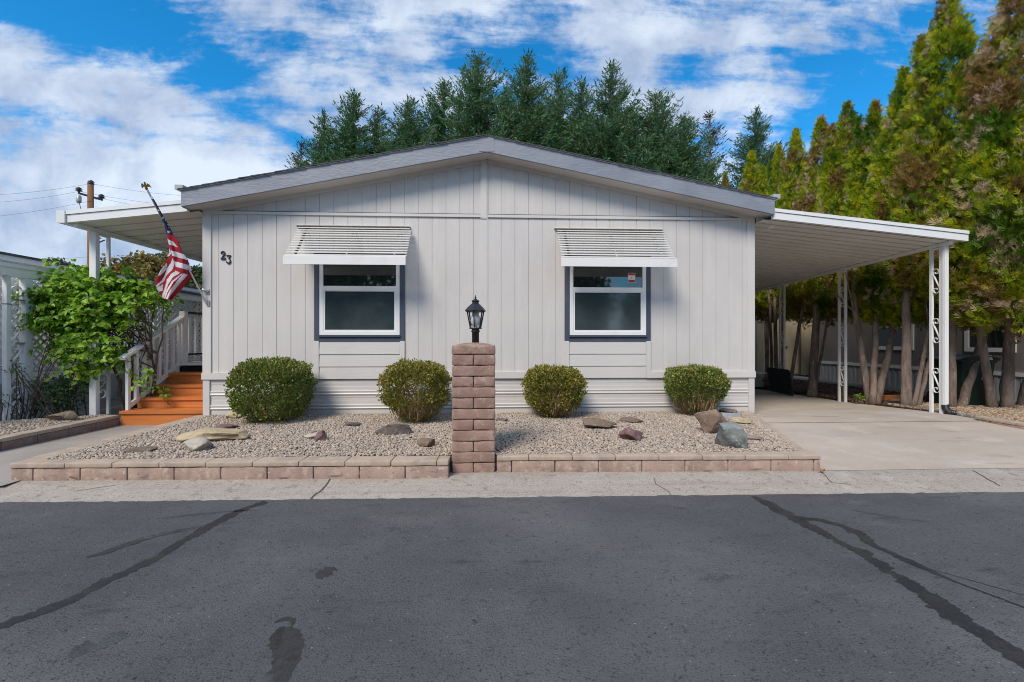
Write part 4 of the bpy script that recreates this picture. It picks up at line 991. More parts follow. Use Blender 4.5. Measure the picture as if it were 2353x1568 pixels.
boxwood(956, 834, 985, 176, 'olive green clipped shrub with bare tan twigs at its foot, left of the pillar', MT['box_b'], 12, .55, .72, 12500)
boxwood(1272, 844, 973, 156, 'yellowish green clipped shrub with bare lower right side, right of the pillar', MT['box_b'], 13, .50, .76, 12500)
boxwood(1599, 844, 969, 152, 'round green shrub on bare woody stems beside the brown boulder', MT['box_a'], 14, .85, .42, 11500)

# lilac: big heart shaped leaves on leaning stems
HEART = ([(0, 0, 0), (.08, .26, .10), (.40, .40, .18), (.75, .22, .07), (1, 0, -.16), (.75, -.22, .07), (.40, -.40, .18), (.08, -.26, .10), (.45, 0, -.04)],
         [(0, 1, 2, 8), (8, 2, 3, 4), (0, 8, 6, 7), (8, 4, 5, 6)])
def lilac():
    rs = np.random.RandomState(8); t = thing('lilac_bush', 'bright green heart leaved bush growing round the porch post', 'bush', (-5.75, 7.35, .15))
    C = [(235, 665, 115, 36, 7.15), (180, 700, 78, 62, 7.0), (255, 700, 82, 58, 7.05), (330, 682, 50, 36, 8.1), (208, 762, 72, 55, 6.95), (128, 690, 50, 40, 7.0), (160, 640, 50, 22, 7.1), (388, 702, 28, 16, 8.5), (215, 812, 62, 30, 6.95), (140, 745, 40, 40, 6.95), (240, 836, 30, 16, 6.95), (175, 840, 26, 16, 6.9), (285, 652, 80, 20, 7.2), (318, 822, 10, 14, 7.9), (110, 740, 34, 14, 6.95), (360, 870, 10, 26, 7.15)]
    P = []; AXL = []
    for px, py, a, b_, Y in C:
        n = max(6, int(a * b_ * .0235)); x, z = AT(px, py, Y); s_ = 7.0 / FPX
        q = rdir(rs, n) * (rs.uniform(.15, .92, (n, 1)) ** .6); st = q * np.array([a * s_, .24, b_ * s_]) + np.array([x, Y, z])
        dv = q * np.array([1, .6, .8]) + rs.normal(size=(n, 3)) * .45 + np.array([0, -.15, .15]); dv /= np.linalg.norm(dv, axis=1, keepdims=True)
        for j in range(9):
            L = j * .029; pos = st + dv * L + np.array([0, 0, -1.]) * (L * L * .9) + rs.normal(size=(n, 3)) * .010; P.append(pos)
            sd = np.cross(dv, np.array([0, 0, 1.])) * (1 if j % 2 else -1); AXL.append(dv * .35 + sd * .8 + rs.normal(size=(n, 3)) * .35 + np.array([0, 0, -.45]))
    P = np.concatenate(P); n = len(P); ax = np.concatenate(AXL)
    nr = rs.normal(size=(n, 3)) * .55 + np.array([-.1, -.65, .75])
    V, F = scatter(HEART[0], HEART[1], P, ax, nr, rs.uniform(.045, .10, n))
    np_mesh('foliage', V, F, MT['lilac'], t, off=OFF[t.name])
    m = MB(); rr = random.Random(4)
    for k, (pxb, pyb, pxt, pyt, w) in enumerate([(292, 945, 250, 800, .035), (300, 945, 310, 760, .022), (318, 930, 262, 720, .02), (345, 900, 372, 740, .022), (355, 900, 350, 700, .018), (335, 905, 330, 720, .016)]):
        xb, yb_ = -5.55 + .03 * k, 7.2 + .09 * k
        p0 = Vector((AT(pxb, pyb, yb_)[0], yb_, .12)); x1, z1 = AT(pxt, pyt, 7.2); p3 = Vector((x1, 7.2, z1))
        pts = [p0.lerp(p3, i / 6) + Vector((rr.uniform(-.03, .03), rr.uniform(-.03, .03), 0)) for i in range(7)]
        m.tube(pts, [w * (1 - .1 * i) for i in range(7)], 7)
        for j in range(9):
            b0 = pts[rr.randint(3, 6)]; q = P[rr.randrange(n)]; e = Vector(q); mid = b0.lerp(e, .5) + Vector((0, 0, .05)); m.tube([b0, mid, e], [.010, .006, .003], 5)
    m.build('stems', MT['stem'], t, True)
lilac()
def leafy(name, label, cat, blobs, m, seed, size, dens, group=None, spread=.55):
    rs = np.random.RandomState(seed); P = []
    for x, y, z, rx, ry, rz_ in blobs:
        n = int(dens * (rx * rz_ + rx * ry + ry * rz_)); q = rdir(rs, n) * (rs.uniform(.2, 1.05, (n, 1)) ** spread)
        w = np.array([mnoise.noise(Vector(v * 2.4) + Vector((x * 3, y, z))) for v in q]); q = q[w > -.22]
        P.append(q * np.array([rx, ry, rz_]) + np.array([x, y, z]))
    P = np.concatenate(P); n = len(P); b0 = blobs[0]; t = thing(name, label, cat, (b0[0], b0[1], .1), group)
    V, F = scatter(LEAFQ[0], LEAFQ[1], P, rs.normal(size=(n, 3)) + np.array([0, -.2, .1]), rs.normal(size=(n, 3)) * .8 + np.array([0, -.5, .9]), rs.uniform(size * .7, size * 1.3, n))
    np_mesh('foliage', V, F, m, t, off=OFF[t.name]); mb = MB(); rr = random.Random(seed)
    for k in range(26):
        e = P[rr.randrange(n)]; b0 = blobs[rr.randrange(len(blobs))]; p0 = Vector((b0[0] + rr.uniform(-.1, .1), b0[1] + rr.uniform(-.1, .1), .1)); e = Vector(e)
        mb.tube([p0, p0.lerp(e, .5) + Vector((rr.uniform(-.05, .05), 0, .06)), e], [.008, .006, .003], 5)
    mb.build('stems', MT['stem'], t); return t
def bl(px, py, Y, a, b_, ry=.25): x, z = AT(px, py, Y); s_ = Y * .97 / FPX; return (x, Y, z, a * s_, ry, b_ * s_)
leafy('rose_bush', 'low dark green rose bush in the shade under the lattice', 'bush', [bl(150, 900, 7.2, 45, 52, .3), bl(110, 905, 7.0, 40, 40), bl(175, 880, 7.3, 30, 40), bl(65, 930, 6.9, 24, 18)], MT['rose'], 21, .045, 2600)
leafy('climbing_rose', 'thin rose canes climbing the white scroll post at the far left', 'bush', [bl(30, 850, 6.6, 26, 26, .12), bl(70, 880, 6.8, 30, 14, .12), bl(14, 915, 6.5, 18, 14, .12), bl(130, 770, 6.85, 22, 45, .06)], MT['rose'], 22, .040, 1500)
leafy('weed_plant', 'small yellow green seedling at the foot of a three stemmed tree trunk', 'plant', [(GR(1975, 925, .12)[0], GR(1975, 925, .12)[1], .2, .08, .08, .08)], MT['lilac'], 23, .05, 5000)

# ------------------------------------------------------------------ arborvitae row
def frond():
    v, f = [], []
    for a, l, w, s0 in ((0, 1.0, .15, .0), (38, .60, .13, .18), (-38, .60, .13, .18), (30, .50, .11, .48), (-30, .50, .11, .48)):
        c, s_ = math.cos(R(a)), math.sin(R(a)); o = len(v)
        for px, py in ((0, 0), (l * .5, w / 2), (l, 0), (l * .5, -w / 2)):
            v.append((s0 + px * c - py * s_, px * s_ + py * c, .06 * math.sin(px * 3 + a)))
        f.append((o, o + 1, o + 2, o + 3))
    return v, f
FR = frond()
def arbor_mesh(nm, hgt, rad, seed, n, tops):
    """crown standing on z = 0 up to hgt; tops: (dx, dy, height share, radius share)"""
    rs = np.random.RandomState(seed); P, A, FS = [], [], []
    for dx, dy, hs, rsx in tops:
        k = int(n / 5.2 * hs * rsx / sum(q[2] * q[3] for q in tops)); t = rs.rand(k) ** 1.12; th = rs.uniform(0, 2 * math.pi, k)
        prof = np.where(t < .10, .60 + 4. * t, np.where(t < .30, 1.0, (1 - (t - .30) / .70) ** .92)) + .015
        lum = np.array([mnoise.noise(Vector((math.cos(a) * 1.7, math.sin(a) * 1.7, q * hgt * 1.15 + seed * 7))) * .30 for a, q in zip(th, t)]) + rs.normal(size=k) * .045
        r = rad * rsx * prof * np.where(rs.rand(k) < .70, .93, rs.uniform(.3, .85, k)) * (1 + lum)
        zz = t * hgt * hs; zz = zz + np.where(t < .22, .5 * np.array([mnoise.noise(Vector((math.cos(a) * 1.4 + seed, math.sin(a) * 1.4, 3))) for a in th]) * (1 - t / .22), 0)
        c = np.c_[dx + r * np.cos(th), dy + r * np.sin(th), zz]; out = np.c_[np.cos(th), np.sin(th), rs.uniform(.5, 1.5, k)]; out /= np.linalg.norm(out, axis=1, keepdims=True)
        nf = 8; sz = np.repeat(rs.uniform(.5, .95, k) * np.clip(.50 + prof, 0, 1), nf)[:, None]; FS.append(sz[:, 0] * rs.uniform(.10, .20, k * nf)); co_ = np.repeat(c, nf, 0); oo = np.repeat(out, nf, 0)
        P.append(co_ + oo * rs.uniform(-.10, .13, (k * nf, 1)) * sz + rs.normal(size=(k * nf, 3)) * .048 * sz)
        A.append(oo + rs.normal(size=(k * nf, 3)) * .50 + np.array([0, 0, .25]))
    P, A = np.concatenate(P), np.concatenate(A); m = len(P)
    N = np.cross(A, np.array([0, 0, 1.])) + rs.normal(size=(m, 3)) * .55
    return scatter(FR[0], FR[1], P, A, N, np.concatenate(FS))
AM = []
for k, (hg, rd, n_, tops) in enumerate([(5.2, .76, 19000, [(0, 0, 1, 1), (.34, -.1, .90, .55)]), (5.2, .72, 18000, [(0, 0, 1, 1), (-.3, .2, .74, .6)]), (5.2, .78, 20000, [(0, 0, 1, 1), (.25, .25, .82, .55), (-.36, -.1, .7, .5)]), (5.2, .68, 16500, [(0, 0, 1, 1), (.2, -.3, .93, .5)])]):
    V, F = arbor_mesh('crown', hg, rd, 40 + k, n_, tops)
    AM.append((V, F))
ARB = [(2330, -25, 8.3, 1.0, 'tallest arborvitae, widely browned, above the green wheeled bin'), (2178, -12, 8.1, 1.0, 'very tall green arborvitae behind the outer corner of the carport roof'), (2078, 160, 7.95, 1.0, 'arborvitae with dark green tip, third tallest of the row'),
       (2010, 237, 7.95, .95, 'arborvitae with tan dead patch near its tip between two taller neighbours'), (1948, 238, 7.95, .98, 'arborvitae with twin pointed tip, middle of the row above the carport'), (1886, 272, 7.95, .95, 'arborvitae with brown left flank above the carport roof'),
       (1829, 298, 7.95, .92, 'yellowish arborvitae with slender pointed tip left of the brown flanked one'), (1790, 338, 7.95, .85, 'short arborvitae just right of the yellow green pair of tips'), (1727, 352, 7.95, .95, 'bright yellow green arborvitae with two tips over the house eave'), (1667, 398, 7.95, .75, 'smallest arborvitae tip peeking over the right roof slope')]
first = {}
trunkpx = {0: [(2312, 940, .085, 2322, 720), (2282, 940, .065, 2246, 715), (2342, 935, .06, 2385, 790)], 1: [(2206, 938, .07, 2274, 725), (2188, 940, .055, 2190, 600)], 2: [(2083, 936, .078, 2083, 680), (2098, 938, .036, 2140, 730), (2108, 936, .036, 2150, 770)], 3: [(1999, 925, .062, 1962, 690), (2005, 927, .055, 2016, 680), (2013, 926, .062, 2068, 700)],
           4: [(1938, 918, .03, 1945, 700)], 5: [(1866, 906, .085, 1878, 690), (1870, 906, .03, 1905, 720)], 6: [(1812, 900, .04, 1845, 700), (1800, 890, .05, 1798, 690)], 7: [(1785, 888, .05, 1780, 690), (1776, 886, .04, 1768, 690)], 8: [(1762, 880, .05, 1766, 680), (1764, 880, .035, 1756, 690)], 9: [(1700, 872, .06, 1690, 690)]}
for k, (px, py, X, rsx, lab) in enumerate(ARB):
    Y, zt = ATX(px, py, X); var = [2, 0, 1, 3, 0, 2, 1, 3, 0, 1][k]; zc0 = [1.55, 1.95, 1.65, 1.8, 1.95, 1.85, 2.0, 2.0, 2.0, 2.0][k]
    t = thing('arborvitae_tree', lab, 'tree', (X, Y, .1), 'row of arborvitae trees beyond the carport')
    if var not in first:
        o = np_mesh('crown', AM[var][0], AM[var][1], MT['arbor'], t); first[var] = o
    else:
        o = first[var].copy(); COL.objects.link(o); o.parent = t
    if k == 0 or k == 5: o.material_slots[0].link = 'OBJECT'; o.material_slots[0].material = MT['arbor_brown']
    o.location = (0, 0, zc0 - .1); o.rotation_euler = (0, 0, [.3, 2.2, .5, 4, 3.1, 1.4, 5.2, 2.8, 6, 1][k]); sx = [1.22, 1.08, .92, .84, .86, .86, .82, .75, .88, .7][k]
    o.scale = (sx, sx, (zt - zc0) / 5.2)
    m = MB(); rr = random.Random(k)
    for j, (tx, ty, w, ux, uy) in enumerate(trunkpx[k]):
        bx, by = GR(tx, ty, .12); b0 = Vector((bx, by, .06)); ytp = by + (Y - by) * .35
        xu, zu = AT(ux, uy, ytp); mid = Vector((xu, ytp, zu)); top = Vector((X + (xu - X) * .5, Y, zu + 1.2)); pts = []
        for i in range(13):
            q = i / 8
            p = b0.lerp(mid, q) if q <= 1 else mid.lerp(top, (q - 1) * 2)
            pts.append(p + Vector((.018 * mnoise.noise((i * .8, k, j)), .018 * mnoise.noise((i * .8, k, j + 9)), 0)))
        m.tube(pts, [w * (1.3 if i == 0 else 1.06 - .035 * i) * (1 + .06 * mnoise.noise((i * 1.7, k, j))) for i in range(13)], 10)
        for q in range(3):
            b1 = pts[rr.randint(6, 11)]; a = rr.uniform(0, 6.28); m.tube([b1, b1 + Vector((math.cos(a) * .25, math.sin(a) * .25, .3)), b1 + Vector((math.cos(a) * .5, math.sin(a) * .5, .75))], [w * .3, w * .2, w * .1], 5)
    m.build('trunk', MT['bark'], t, True)

# ------------------------------------------------------------------ firs behind the house
def fir_mesh(hgt, base_r, seed, thin=1., bend=0.):
    rs = np.random.RandomState(seed); P, A, N, S = [], [], [], []; br = MB()
    z = hgt * .10
    while z < hgt * .985:
        t = 1 - z / hgt; L0 = base_r * t * (1 - .58 * t) * (1 + .16 * rs.normal()) + .10; nb = int(rs.choice([5, 6, 7])) if t > .12 else 4
        for b_ in range(nb):
            if rs.rand() > thin + .25: continue
            az = rs.uniform(0, 2 * math.pi); L = L0 * rs.uniform(.60, 1.22); dirv = np.array([math.cos(az), math.sin(az), 0])
            up = .62 - .60 * t + rs.normal() * .12            # upper limbs rise, lower ones sag
            side = np.array([-dirv[1], dirv[0], 0]); n = max(8, int(L * 26 * thin)); s_ = np.sort(rs.uniform(.08, 1, n))
            curve = lambda q: np.array([0, 0, z]) + dirv * (L * q) + np.array([0, 0, 1]) * (L * (up * q - .30 * q * q + .34 * q ** 3))
            for q in s_:
                p = curve(q); d = dirv + np.array([0, 0, up * .8 - .4 * q + q * q * .7])
                sg = 1 if rs.rand() < .5 else -1
                for kk in range(2):
                    P.append(p + rs.normal(size=3) * np.array([.10, .10, .07])); A.append(d * (.40 + .5 * rs.rand()) + side * sg * (.70 * (1 - .35 * q)) + rs.normal(size=3) * .42 + np.array([0, 0, .06])); N.append(rs.normal(size=3) * .5 + np.array([0, 0, 1])); S.append((.10 + .15 * (1 - q) * min(1, L / 2) + .06 * min(1, L / 2)) * rs.uniform(.7, 1.3))
                    sg = -sg
            P.append(curve(1)); A.append(d); N.append(rs.normal(size=3)); S.append(.26)
            br.tube([tuple(curve(q)) for q in (0, .5, 1)], [.03, .018, .006], 4)
        z += (.13 + .24 * t) * rs.uniform(.8, 1.2)
    for k in range(16): P.append(np.array([0, 0, hgt - .07 * k])); A.append(rs.normal(size=3) * .4 + np.array([0, 0, .9])); N.append(rs.normal(size=3)); S.append(.16)
    TW = ([(0, 0, 0), (.30, .13, 0), (1, .0, .0), (.30, -.13, 0), (.25, .0, .12), (.28, 0, -.12)], [(0, 1, 2, 3), (0, 4, 2, 5)])
    V, F = scatter(TW[0], TW[1], np.array(P), np.array(A), np.array(N), np.array(S) * 1.05)
    tr = MB(); tr.tube([(0, 0, -1), (0, 0, hgt * .5), (0, 0, hgt * .98)], [.22, .13, .02], 8)
    tr.v += []; o = len(tr.v); tr.v += br.v; tr.f += [tuple(i + o for i in f) for f in br.f]; tr.m += br.m
    return V, F, tr
FIRS = {}
for k, a in {'full': (15, 6.6, 61, 1.15), 'wide': (15, 7.8, 62, 1.05), 'slim': (15, 5.4, 63, 1.15), 'thin': (15, 5.0, 64, .42)}.items(): FIRS[k] = fir_mesh(*a)
fobj = {}
FL_ = [(745, 255, 27, 'slim', 'slim fir tip at the left end of the row behind the roof'), (812, 208, 26, 'full', 'bushy fir second from the left behind the roof'), (868, 246, 27, 'slim', 'narrow pale fir between the bushy one and the dark one'), (937, 228, 25, 'wide', 'dark ragged fir with bare reddish top shoot'), (1020, 184, 27, 'full', 'fir just left of the tall spire over the ridge'),
       (1097, 128, 25, 'wide', 'tall fir with bare spire straight above the roof ridge'), (1213, 124, 26, 'full', 'tallest fir, dark and dense, right of the ridge'), (1284, 158, 29, 'slim', 'slim bluish fir close behind the tallest one'), (1336, 178, 27, 'slim', 'grey green fir in the gap right of the tallest pair'), (1408, 145, 25, 'full', 'full pointed fir, tall, middle of the right half'),
       (1507, 208, 25, 'wide', 'broad fir with ragged branches right of the full pointed one'), (1572, 262, 24, 'full', 'low fir with long outstretched branches at the right end of the dense row'), (1632, 256, 27, 'thin', 'sparse half bare fir with drooping tip'), (1736, 250, 26, 'slim', 'lone blue green fir behind the arborvitae'), (692, 325, 28, 'thin', 'thin brownish fir at the far left over the roof slope'), (1165, 190, 30, 'slim', 'short fir in the gap between the two tallest')]
FL_ += [(782, 318, 29, 'full', 'low fir filling the gap between the two leftmost tall ones'), (902, 318, 30, 'wide', 'low fir behind the narrow pale one'), (1060, 284, 31, 'full', 'low fir just left of the roof ridge'), (1250, 256, 31, 'wide', 'half hidden fir between the tallest one and the slim bluish one'), (1372, 268, 30, 'full', 'half hidden fir left of the full pointed one'), (1458, 262, 29, 'slim', 'half hidden fir right of the full pointed one'), (1542, 306, 28, 'wide', 'low fir between the broad ragged one and the outstretched one')]
fmat2 = {}
for k, (px, py, Y, kind, lab) in enumerate(FL_):
    x, zt = AT(px, py, Y); t = thing('fir_tree', lab, 'tree', (x, Y, -.05), 'fir trees behind the house')
    if kind not in fobj:
        V, F, tr = FIRS[kind]; c = np_mesh('crown', V, F, MT['fir'] if kind != 'thin' else MT['firdead'], t); q = tr.build('trunk', MT['bark'], t); fobj[kind] = (c, q)
        q.data.transform(Matrix.Identity(4)); qv = q
        for v in q.data.vertices: v.co += Vector(OFF[t.name])
    else:
        c = fobj[kind][0].copy(); q = fobj[kind][1].copy()
        for e in (c, q): COL.objects.link(e); e.parent = t
    s_ = (zt + .05) / 15; w = s_ * ([1, 1.0, .95, 1.02, 1, .92, .98, 1.0, 1, 1, 1, 1.1, .9, 1.15, .9, .9] + [1.1] * 7)[k]
    t.rotation_euler = (0, 0, k * 1.9); t.scale = (w, w, s_)

# ------------------------------------------------------------------ broadleaf trees beyond the left neighbour and across the street
def bl_tree(px, py, Y, wpx, m, lab, seed, group='trees beyond the left neighbour', world=None, hgt=None, dens=1.0, name='broadleaf_tree'):
    rs = np.random.RandomState(seed)
    if world: x, Y = world; zt = hgt; rad = wpx
    else:
        x, zt = AT(px, py, Y); rad = wpx / 2 * (x * SN + Y * CS) / FPX
    t = thing(name, lab, 'tree', (x, Y, -.05), group); P = []
    nb = 30 if world else 16
    hc = zt * (.45 if world else .62); rz_ = zt - hc
    for b_ in range(nb):
        d = rdir(rs, 1)[0]; c = np.array([x, Y, hc]) + d * np.array([rad * .62, rad * .62, rz_ * .66]); r = rad * rs.uniform(.30, .50)
        n = int(420 * dens); q = rdir(rs, n) * (rs.uniform(.3, 1.0, (n, 1)) ** .5) * (1 + rs.normal(size=(n, 1)) * .10); P.append(c + q * r * np.array([1, 1, .8]))
    P = np.concatenate(P); n = len(P)
    V, F = scatter(LEAFQ[0], LEAFQ[1], P, rdir(rs, n), rs.normal(size=(n, 3)) + np.array([0, 0, .8]), rs.uniform(.7, 1.3, n) * max(.16, rad * .10))
    np_mesh('crown', V, F, m, t, off=OFF[t.name]); mb = MB(); mb.tube([(x, Y, -.1), (x + .1, Y, hc * .6), (x, Y, hc * 1.2)], [.22, .16, .06], 8)
    for k in range(6):
        e = Vector(P[rs.randint(n)]); b0 = Vector((x, Y, hc * .6)); mb.tube([b0, b0.lerp(e, .5), e], [.09, .06, .02], 5)
    mb.build('trunk', MT['bark'], t); return t
bl_tree(20, 572, 40, 75, MT['leaf_rust'], 'reddish brown tree at the far left edge beyond the neighbour roof', 71)
bl_tree(66, 580, 42, 46, MT['leaf_rust'], 'small dull tree just right of the reddish one', 72)
bl_tree(118, 574, 36, 130, MT['leaf_green'], 'round green tree over the left neighbour roof', 73)
bl_tree(182, 600, 40, 60, MT['leaf_green'], 'low tree beside the utility pole', 74)
bl_tree(262, 596, 34, 150, MT['leaf_green'], 'green tree with yellowing top between the porch posts', 75)
bl_tree(325, 576, 32, 200, MT['leaf_gold'], 'big golden brown autumn tree behind the flag', 76, dens=1.4)
bl_tree(398, 576, 35, 170, MT['leaf_gold'], 'olive and gold tree right of the flag', 77, dens=1.3)
bl_tree(452, 592, 26, 90, MT['leaf_green'], 'dark green tree tight against the house corner', 78)
bl_tree(455, 640, 22, 150, MT['leaf_gold'], 'low golden hedge tree above the shingled neighbour roof', 79, dens=1.2)
bl_tree(375, 618, 27, 190, MT['leaf_gold'], 'low olive tree under the flag', 80, dens=1.2)
for k, (x, y, h_, r) in enumerate([(-7.5, -12, 9.0, 4.2), (-1.2, -14, 7.0, 3.6), (4.2, -13, 7.2, 3.0), (-15, -12, 7, 3.6), (11.0, -13, 7.0, 3.4)]):
    bl_tree(0, 0, 0, r, MT['leaf_green'], ['tall green tree across the street mirrored in the left window', 'green tree across the street mirrored between the windows', 'wide green tree across the street mirrored in the right window', 'green tree across the street opposite the walkway', 'tall green tree across the street opposite the carport'][k], 90 + k, 'trees across the street', (x, y), h_, 1.1)
# ------------------------------------------------------------------ left neighbour
def lattice_panel(m, X, Y0, Y1, z0, z1, pitch=.085, w=.036, th=.006):
    H_, L = z1 - z0, Y1 - Y0
    for sgn, off in ((1, 0), (-1, th + .001)):
        c = -H_ if sgn > 0 else 0
        lim = L if sgn > 0 else L + H_
        c = -H_
        while c < L + H_:
            # line y - Y0 = c + sgn * (z - z0) ; clip
            pts = []
            zA, zB = 0., H_
            if sgn > 0: yA, yB = c, c + H_
            else: yA, yB = c + H_, c
            # clip in y
            def cl(y_a, z_a, y_b, z_b):
                dy = y_b - y_a
                t0, t1 = 0., 1.
                for lo, hi in ((0, L),):
                    ta, tb = (lo - y_a) / dy, (hi - y_a) / dy
                    t0, t1 = max(t0, min(ta, tb)), min(t1, max(ta, tb))
                return (t0, t1)
            t0, t1 = cl(yA, zA, yB, zB)
            if t1 - t0 > .02:
                p = (X + off, Y0 + yA + (yB - yA) * t0, z0 + H_ * t0); q = (X + off, Y0 + yA + (yB - yA) * t1, z0 + H_ * t1)
                m.bar(p, q, w, th, (1, 0, 0))
            c += pitch * 1.414
nb = thing('neighbour_house', 'pale white neighbouring home with lattice porch at the far left', 'house', (-8.5, 9, .1))
m = MB(); m.box(-12, -7.6, 3.5, 12, .62, 2.52); m.build('wall', MT['nbwhite'], nb)
m = MB(); m.box(-12.02, -7.56, 3.5, 12, .08, .619); m.build('skirting', MT['nbskirt'], nb)
m = MB(); m.box(-12.2, -7.43, 3.3, 12.3, 2.521, 2.60); m.build('fascia', MT['nbwhite'], nb)
m = MB(); m.prism([(-12.3, 2.601), (-7.40, 2.601), (-7.40, 2.635), (-9.8, 2.80), (-12.3, 2.65)], 3.2, 12.4); m.build('roof', MT['shingle'], nb)
m = MB(); m.box(-7.585, -7.57, 5.6, 7.2, .75, 2.2); m.box(-7.57, -7.562, 5.6, 7.2, 1.27, 1.30); m.build('door', MT['nbwhite'], nb)
XB_ = -6.6
m = MB(); m.box(XB_ - .05, XB_ + .05, 4.5, 14, 2.17, 2.335); m.box(XB_ - .055, XB_ + .062, 4.5, 14, 2.29, 2.34); m.build('porch_beam', MT['wmetal'], nb)
m = MB(); m.prism([(XB_ + .07, 2.34), (-7.4, 2.47), (-7.4, 2.43), (XB_ + .07, 2.30)], 9.6, 15.5); m.build('porch_shingle_roof', MT['shingle'], nb)
Yp0 = ATX(15, 800, XB_)[0]; Yp1 = ATX(60, 800, XB_)[0]
column_ = None
def fatcol(parent, X, Ya, Yb, zb, zt):
    m = MB(); m.box(X - .03, X + .03, Ya - .03, Ya + .03, zb, zt); m.box(X - .045, X + .045, Yb - .055, Yb + .055, zb, zt); c = m.build('post', MT['wmetal'], parent)
    for z in (.45, 1.05, 1.35, 1.85):
        m = MB(); P = scroll_pts(z, .42, Yb - Ya - .10, (Ya + Yb) / 2 - .01, X, -1)
        for p, q in zip(P, P[1:]): m.bar(p, q, .008, .03, (1, 0, 0))
        m.build('scroll', MT['wmetal'], c)
    m = MB()
    for z in (1.85, 1.25, .46): m.box(X - .034, X + .05, Yb - .16, Yb - .058, z, z + .008)
    for z in (1.78,): m.box(X - .034, X + .034, Ya - .034, Ya + .034, z, z + .01)
    m.build('strap', MT['black'], c)
fatcol(nb, XB_, Yp0, Yp1, .15, 2.168)
for a, c in ((5.9, 9.4), (9.5, 14)):
    m = MB(); lattice_panel(m, XB_ - .12, a, c, .86, 2.16); m.build('lattice_panel', MT['lattice'], nb)
    m = MB(); m.box(XB_ - .135, XB_ - .10, a - .02, c + .02, .82, .86); m.box(XB_ - .135, XB_ - .10, c + .001, c + .06, .861, 2.16)
    if a > 9: m.box(XB_ - .10, XB_ - .08, a, c, 1.72, 1.80)
    m.build('lattice_frame', MT['lattice'], nb)

# ------------------------------------------------------------------ utility pole and wires
pxp, Ypole = 208, 30.
xp, zp = AT(pxp, 420, Ypole)
up = thing('utility_pole', 'brown wooden utility pole with two crossarms behind the porch roof', 'utility pole', (xp, Ypole, 0))
m = MB(); m.tube([(xp, Ypole, -.1), (xp, Ypole, zp)], [.19, .155], 14); m.build('pole', MT['polewood'], up, True)
def pp_(px, py, dy=0): x, z = AT(px, py, Ypole + dy); return Vector((x, Ypole + dy, z))
m = MB(); m.bar(pp_(180, 444, -.3), pp_(236, 460, .3), .11, .11); m.build('crossarm', MT['black'], up)
for (px, py) in ((181, 440), (233, 456), (209, 424)):
    c = pp_(px, py); m = MB(); m.lathe([(.05, -.1), (.06, 0), (.20, .04), (.10, .12), (.18, .16), (.06, .26)], c, 12); m.build('insulator', MT['insul'], up, True)
m = MB(); c = pp_(181, 456); m.lathe([(.10, -.28), (.14, -.2), (.14, .12), (.08, .2)], c, 12); m.build('transformer', MT['steel'], up, True)
m = MB(); m.bar(pp_(203, 538), pp_(232, 548), .07, .07); m.bar(pp_(222, 560), pp_(240, 552), .06, .06); m.build('bracket', MT['black'], up)
def wire(a, b_, sag, lab, r=.007):
    m = MB(); P = []
    for k in range(25):
        t = k / 24; p = Vector(a).lerp(Vector(b_), t); p.z -= sag * 4 * t * (1 - t); P.append(p)
    m.tube(P, r, 5); tag(m.build('power_line', MT['wire'], None), lab, 'power line', 'overhead wires')
for (p0, lp, rp, lab) in (((209, 422), (-150, 450), (520, 452), 'topmost overhead wire running past the pole top'), ((181, 440), (-150, 468), (520, 478), 'second overhead wire from the left crossarm end'), ((233, 456), (-150, 508), (520, 494), 'third overhead wire from the right crossarm end'), ((209, 590), (-150, 582), (520, 612), 'low overhead wire above the far treetops')):
    m0 = pp_(*p0); wire(m0, pp_(lp[0], lp[1], -2), .25, lab + ', left span'); wire(m0, pp_(rp[0], rp[1], 6), .25, lab + ', right span')
wire(pp_(181, 462), pp_(207, 502), .5, 'thin drop wire from the transformer to the pole', .02)

# ------------------------------------------------------------------ right neighbour, shed, bins
XN = 10.5
rn = thing('taupe_house', 'shaded taupe neighbouring home with ribbed white skirting behind the arborvitae', 'house', (13, 11, 0))
YN = ATX(1873, 870, XN)[0]
m = MB(); m.box(XN, 17, 3.5, YN, .62, 2.9)
m.build('wall', MT['nbwall'], rn)
m = MB(); 
yy = 3.5
while yy < YN - .1: m.box(XN - .012, XN - .002, yy, yy + .07, .06, .56); yy += .16
m.box(XN - .001, 16.9, 3.5, YN - .01, .0, .57); m.build('skirting', MT['nbskirt'], rn)
m = MB(); m.box(XN - .03, XN - .001, 3.5, YN + .02, .571, .65); m.build('trim_board', MT['wmetal'], rn)
m = MB(); m.box(XN - .025, XN + .05, YN + .001, YN + .09, .02, 2.9); m.build('corner_board', MT['wmetal'], rn)
m = MB(); m.prism([(XN - .4, 2.9), (17.4, 2.9), (13.7, 3.7)], 3.2, YN + .4); m.build('roof', MT['shingle'], rn)
for y0_, y1_ in ((10.9, 11.9), (8.7, 9.5)):
    m = MB()
    for a, c, p, q in ((y0_ - .09, y0_, 1.05, 2.2), (y1_, y1_ + .09, 1.05, 2.2), (y0_, y1_, 1.05, 1.14), (y0_, y1_, 2.11, 2.2), (y0_, y1_, 1.62, 1.67)): m.box(XN - .03, XN - .001, a, c, p, q)
    w = m.build('window', MT['wmetal'], rn); m = MB(); m.box(XN - .012, XN - .004, y0_, y1_, 1.14, 2.11); m.build('pane', MT['glass'], w)
sx0, sz = AT(1738, 880, 16); sx1 = AT(1868, 880, 16)[0]
sd = thing('garden_shed', 'beige shed with brown framed door behind the trunks at the end of the carport', 'shed', ((sx0 + sx1) / 2, 16, 0))
m = MB(); siding(m, sx0 - .3, sx1 + .9, lambda x: .05, lambda x: 2.6, 16, sx0, .22, .02, .012); m.box(sx0 - .3, sx1 + .9, 16.02, 18, .05, 2.6); m.build('wall', MT['shed'], sd)
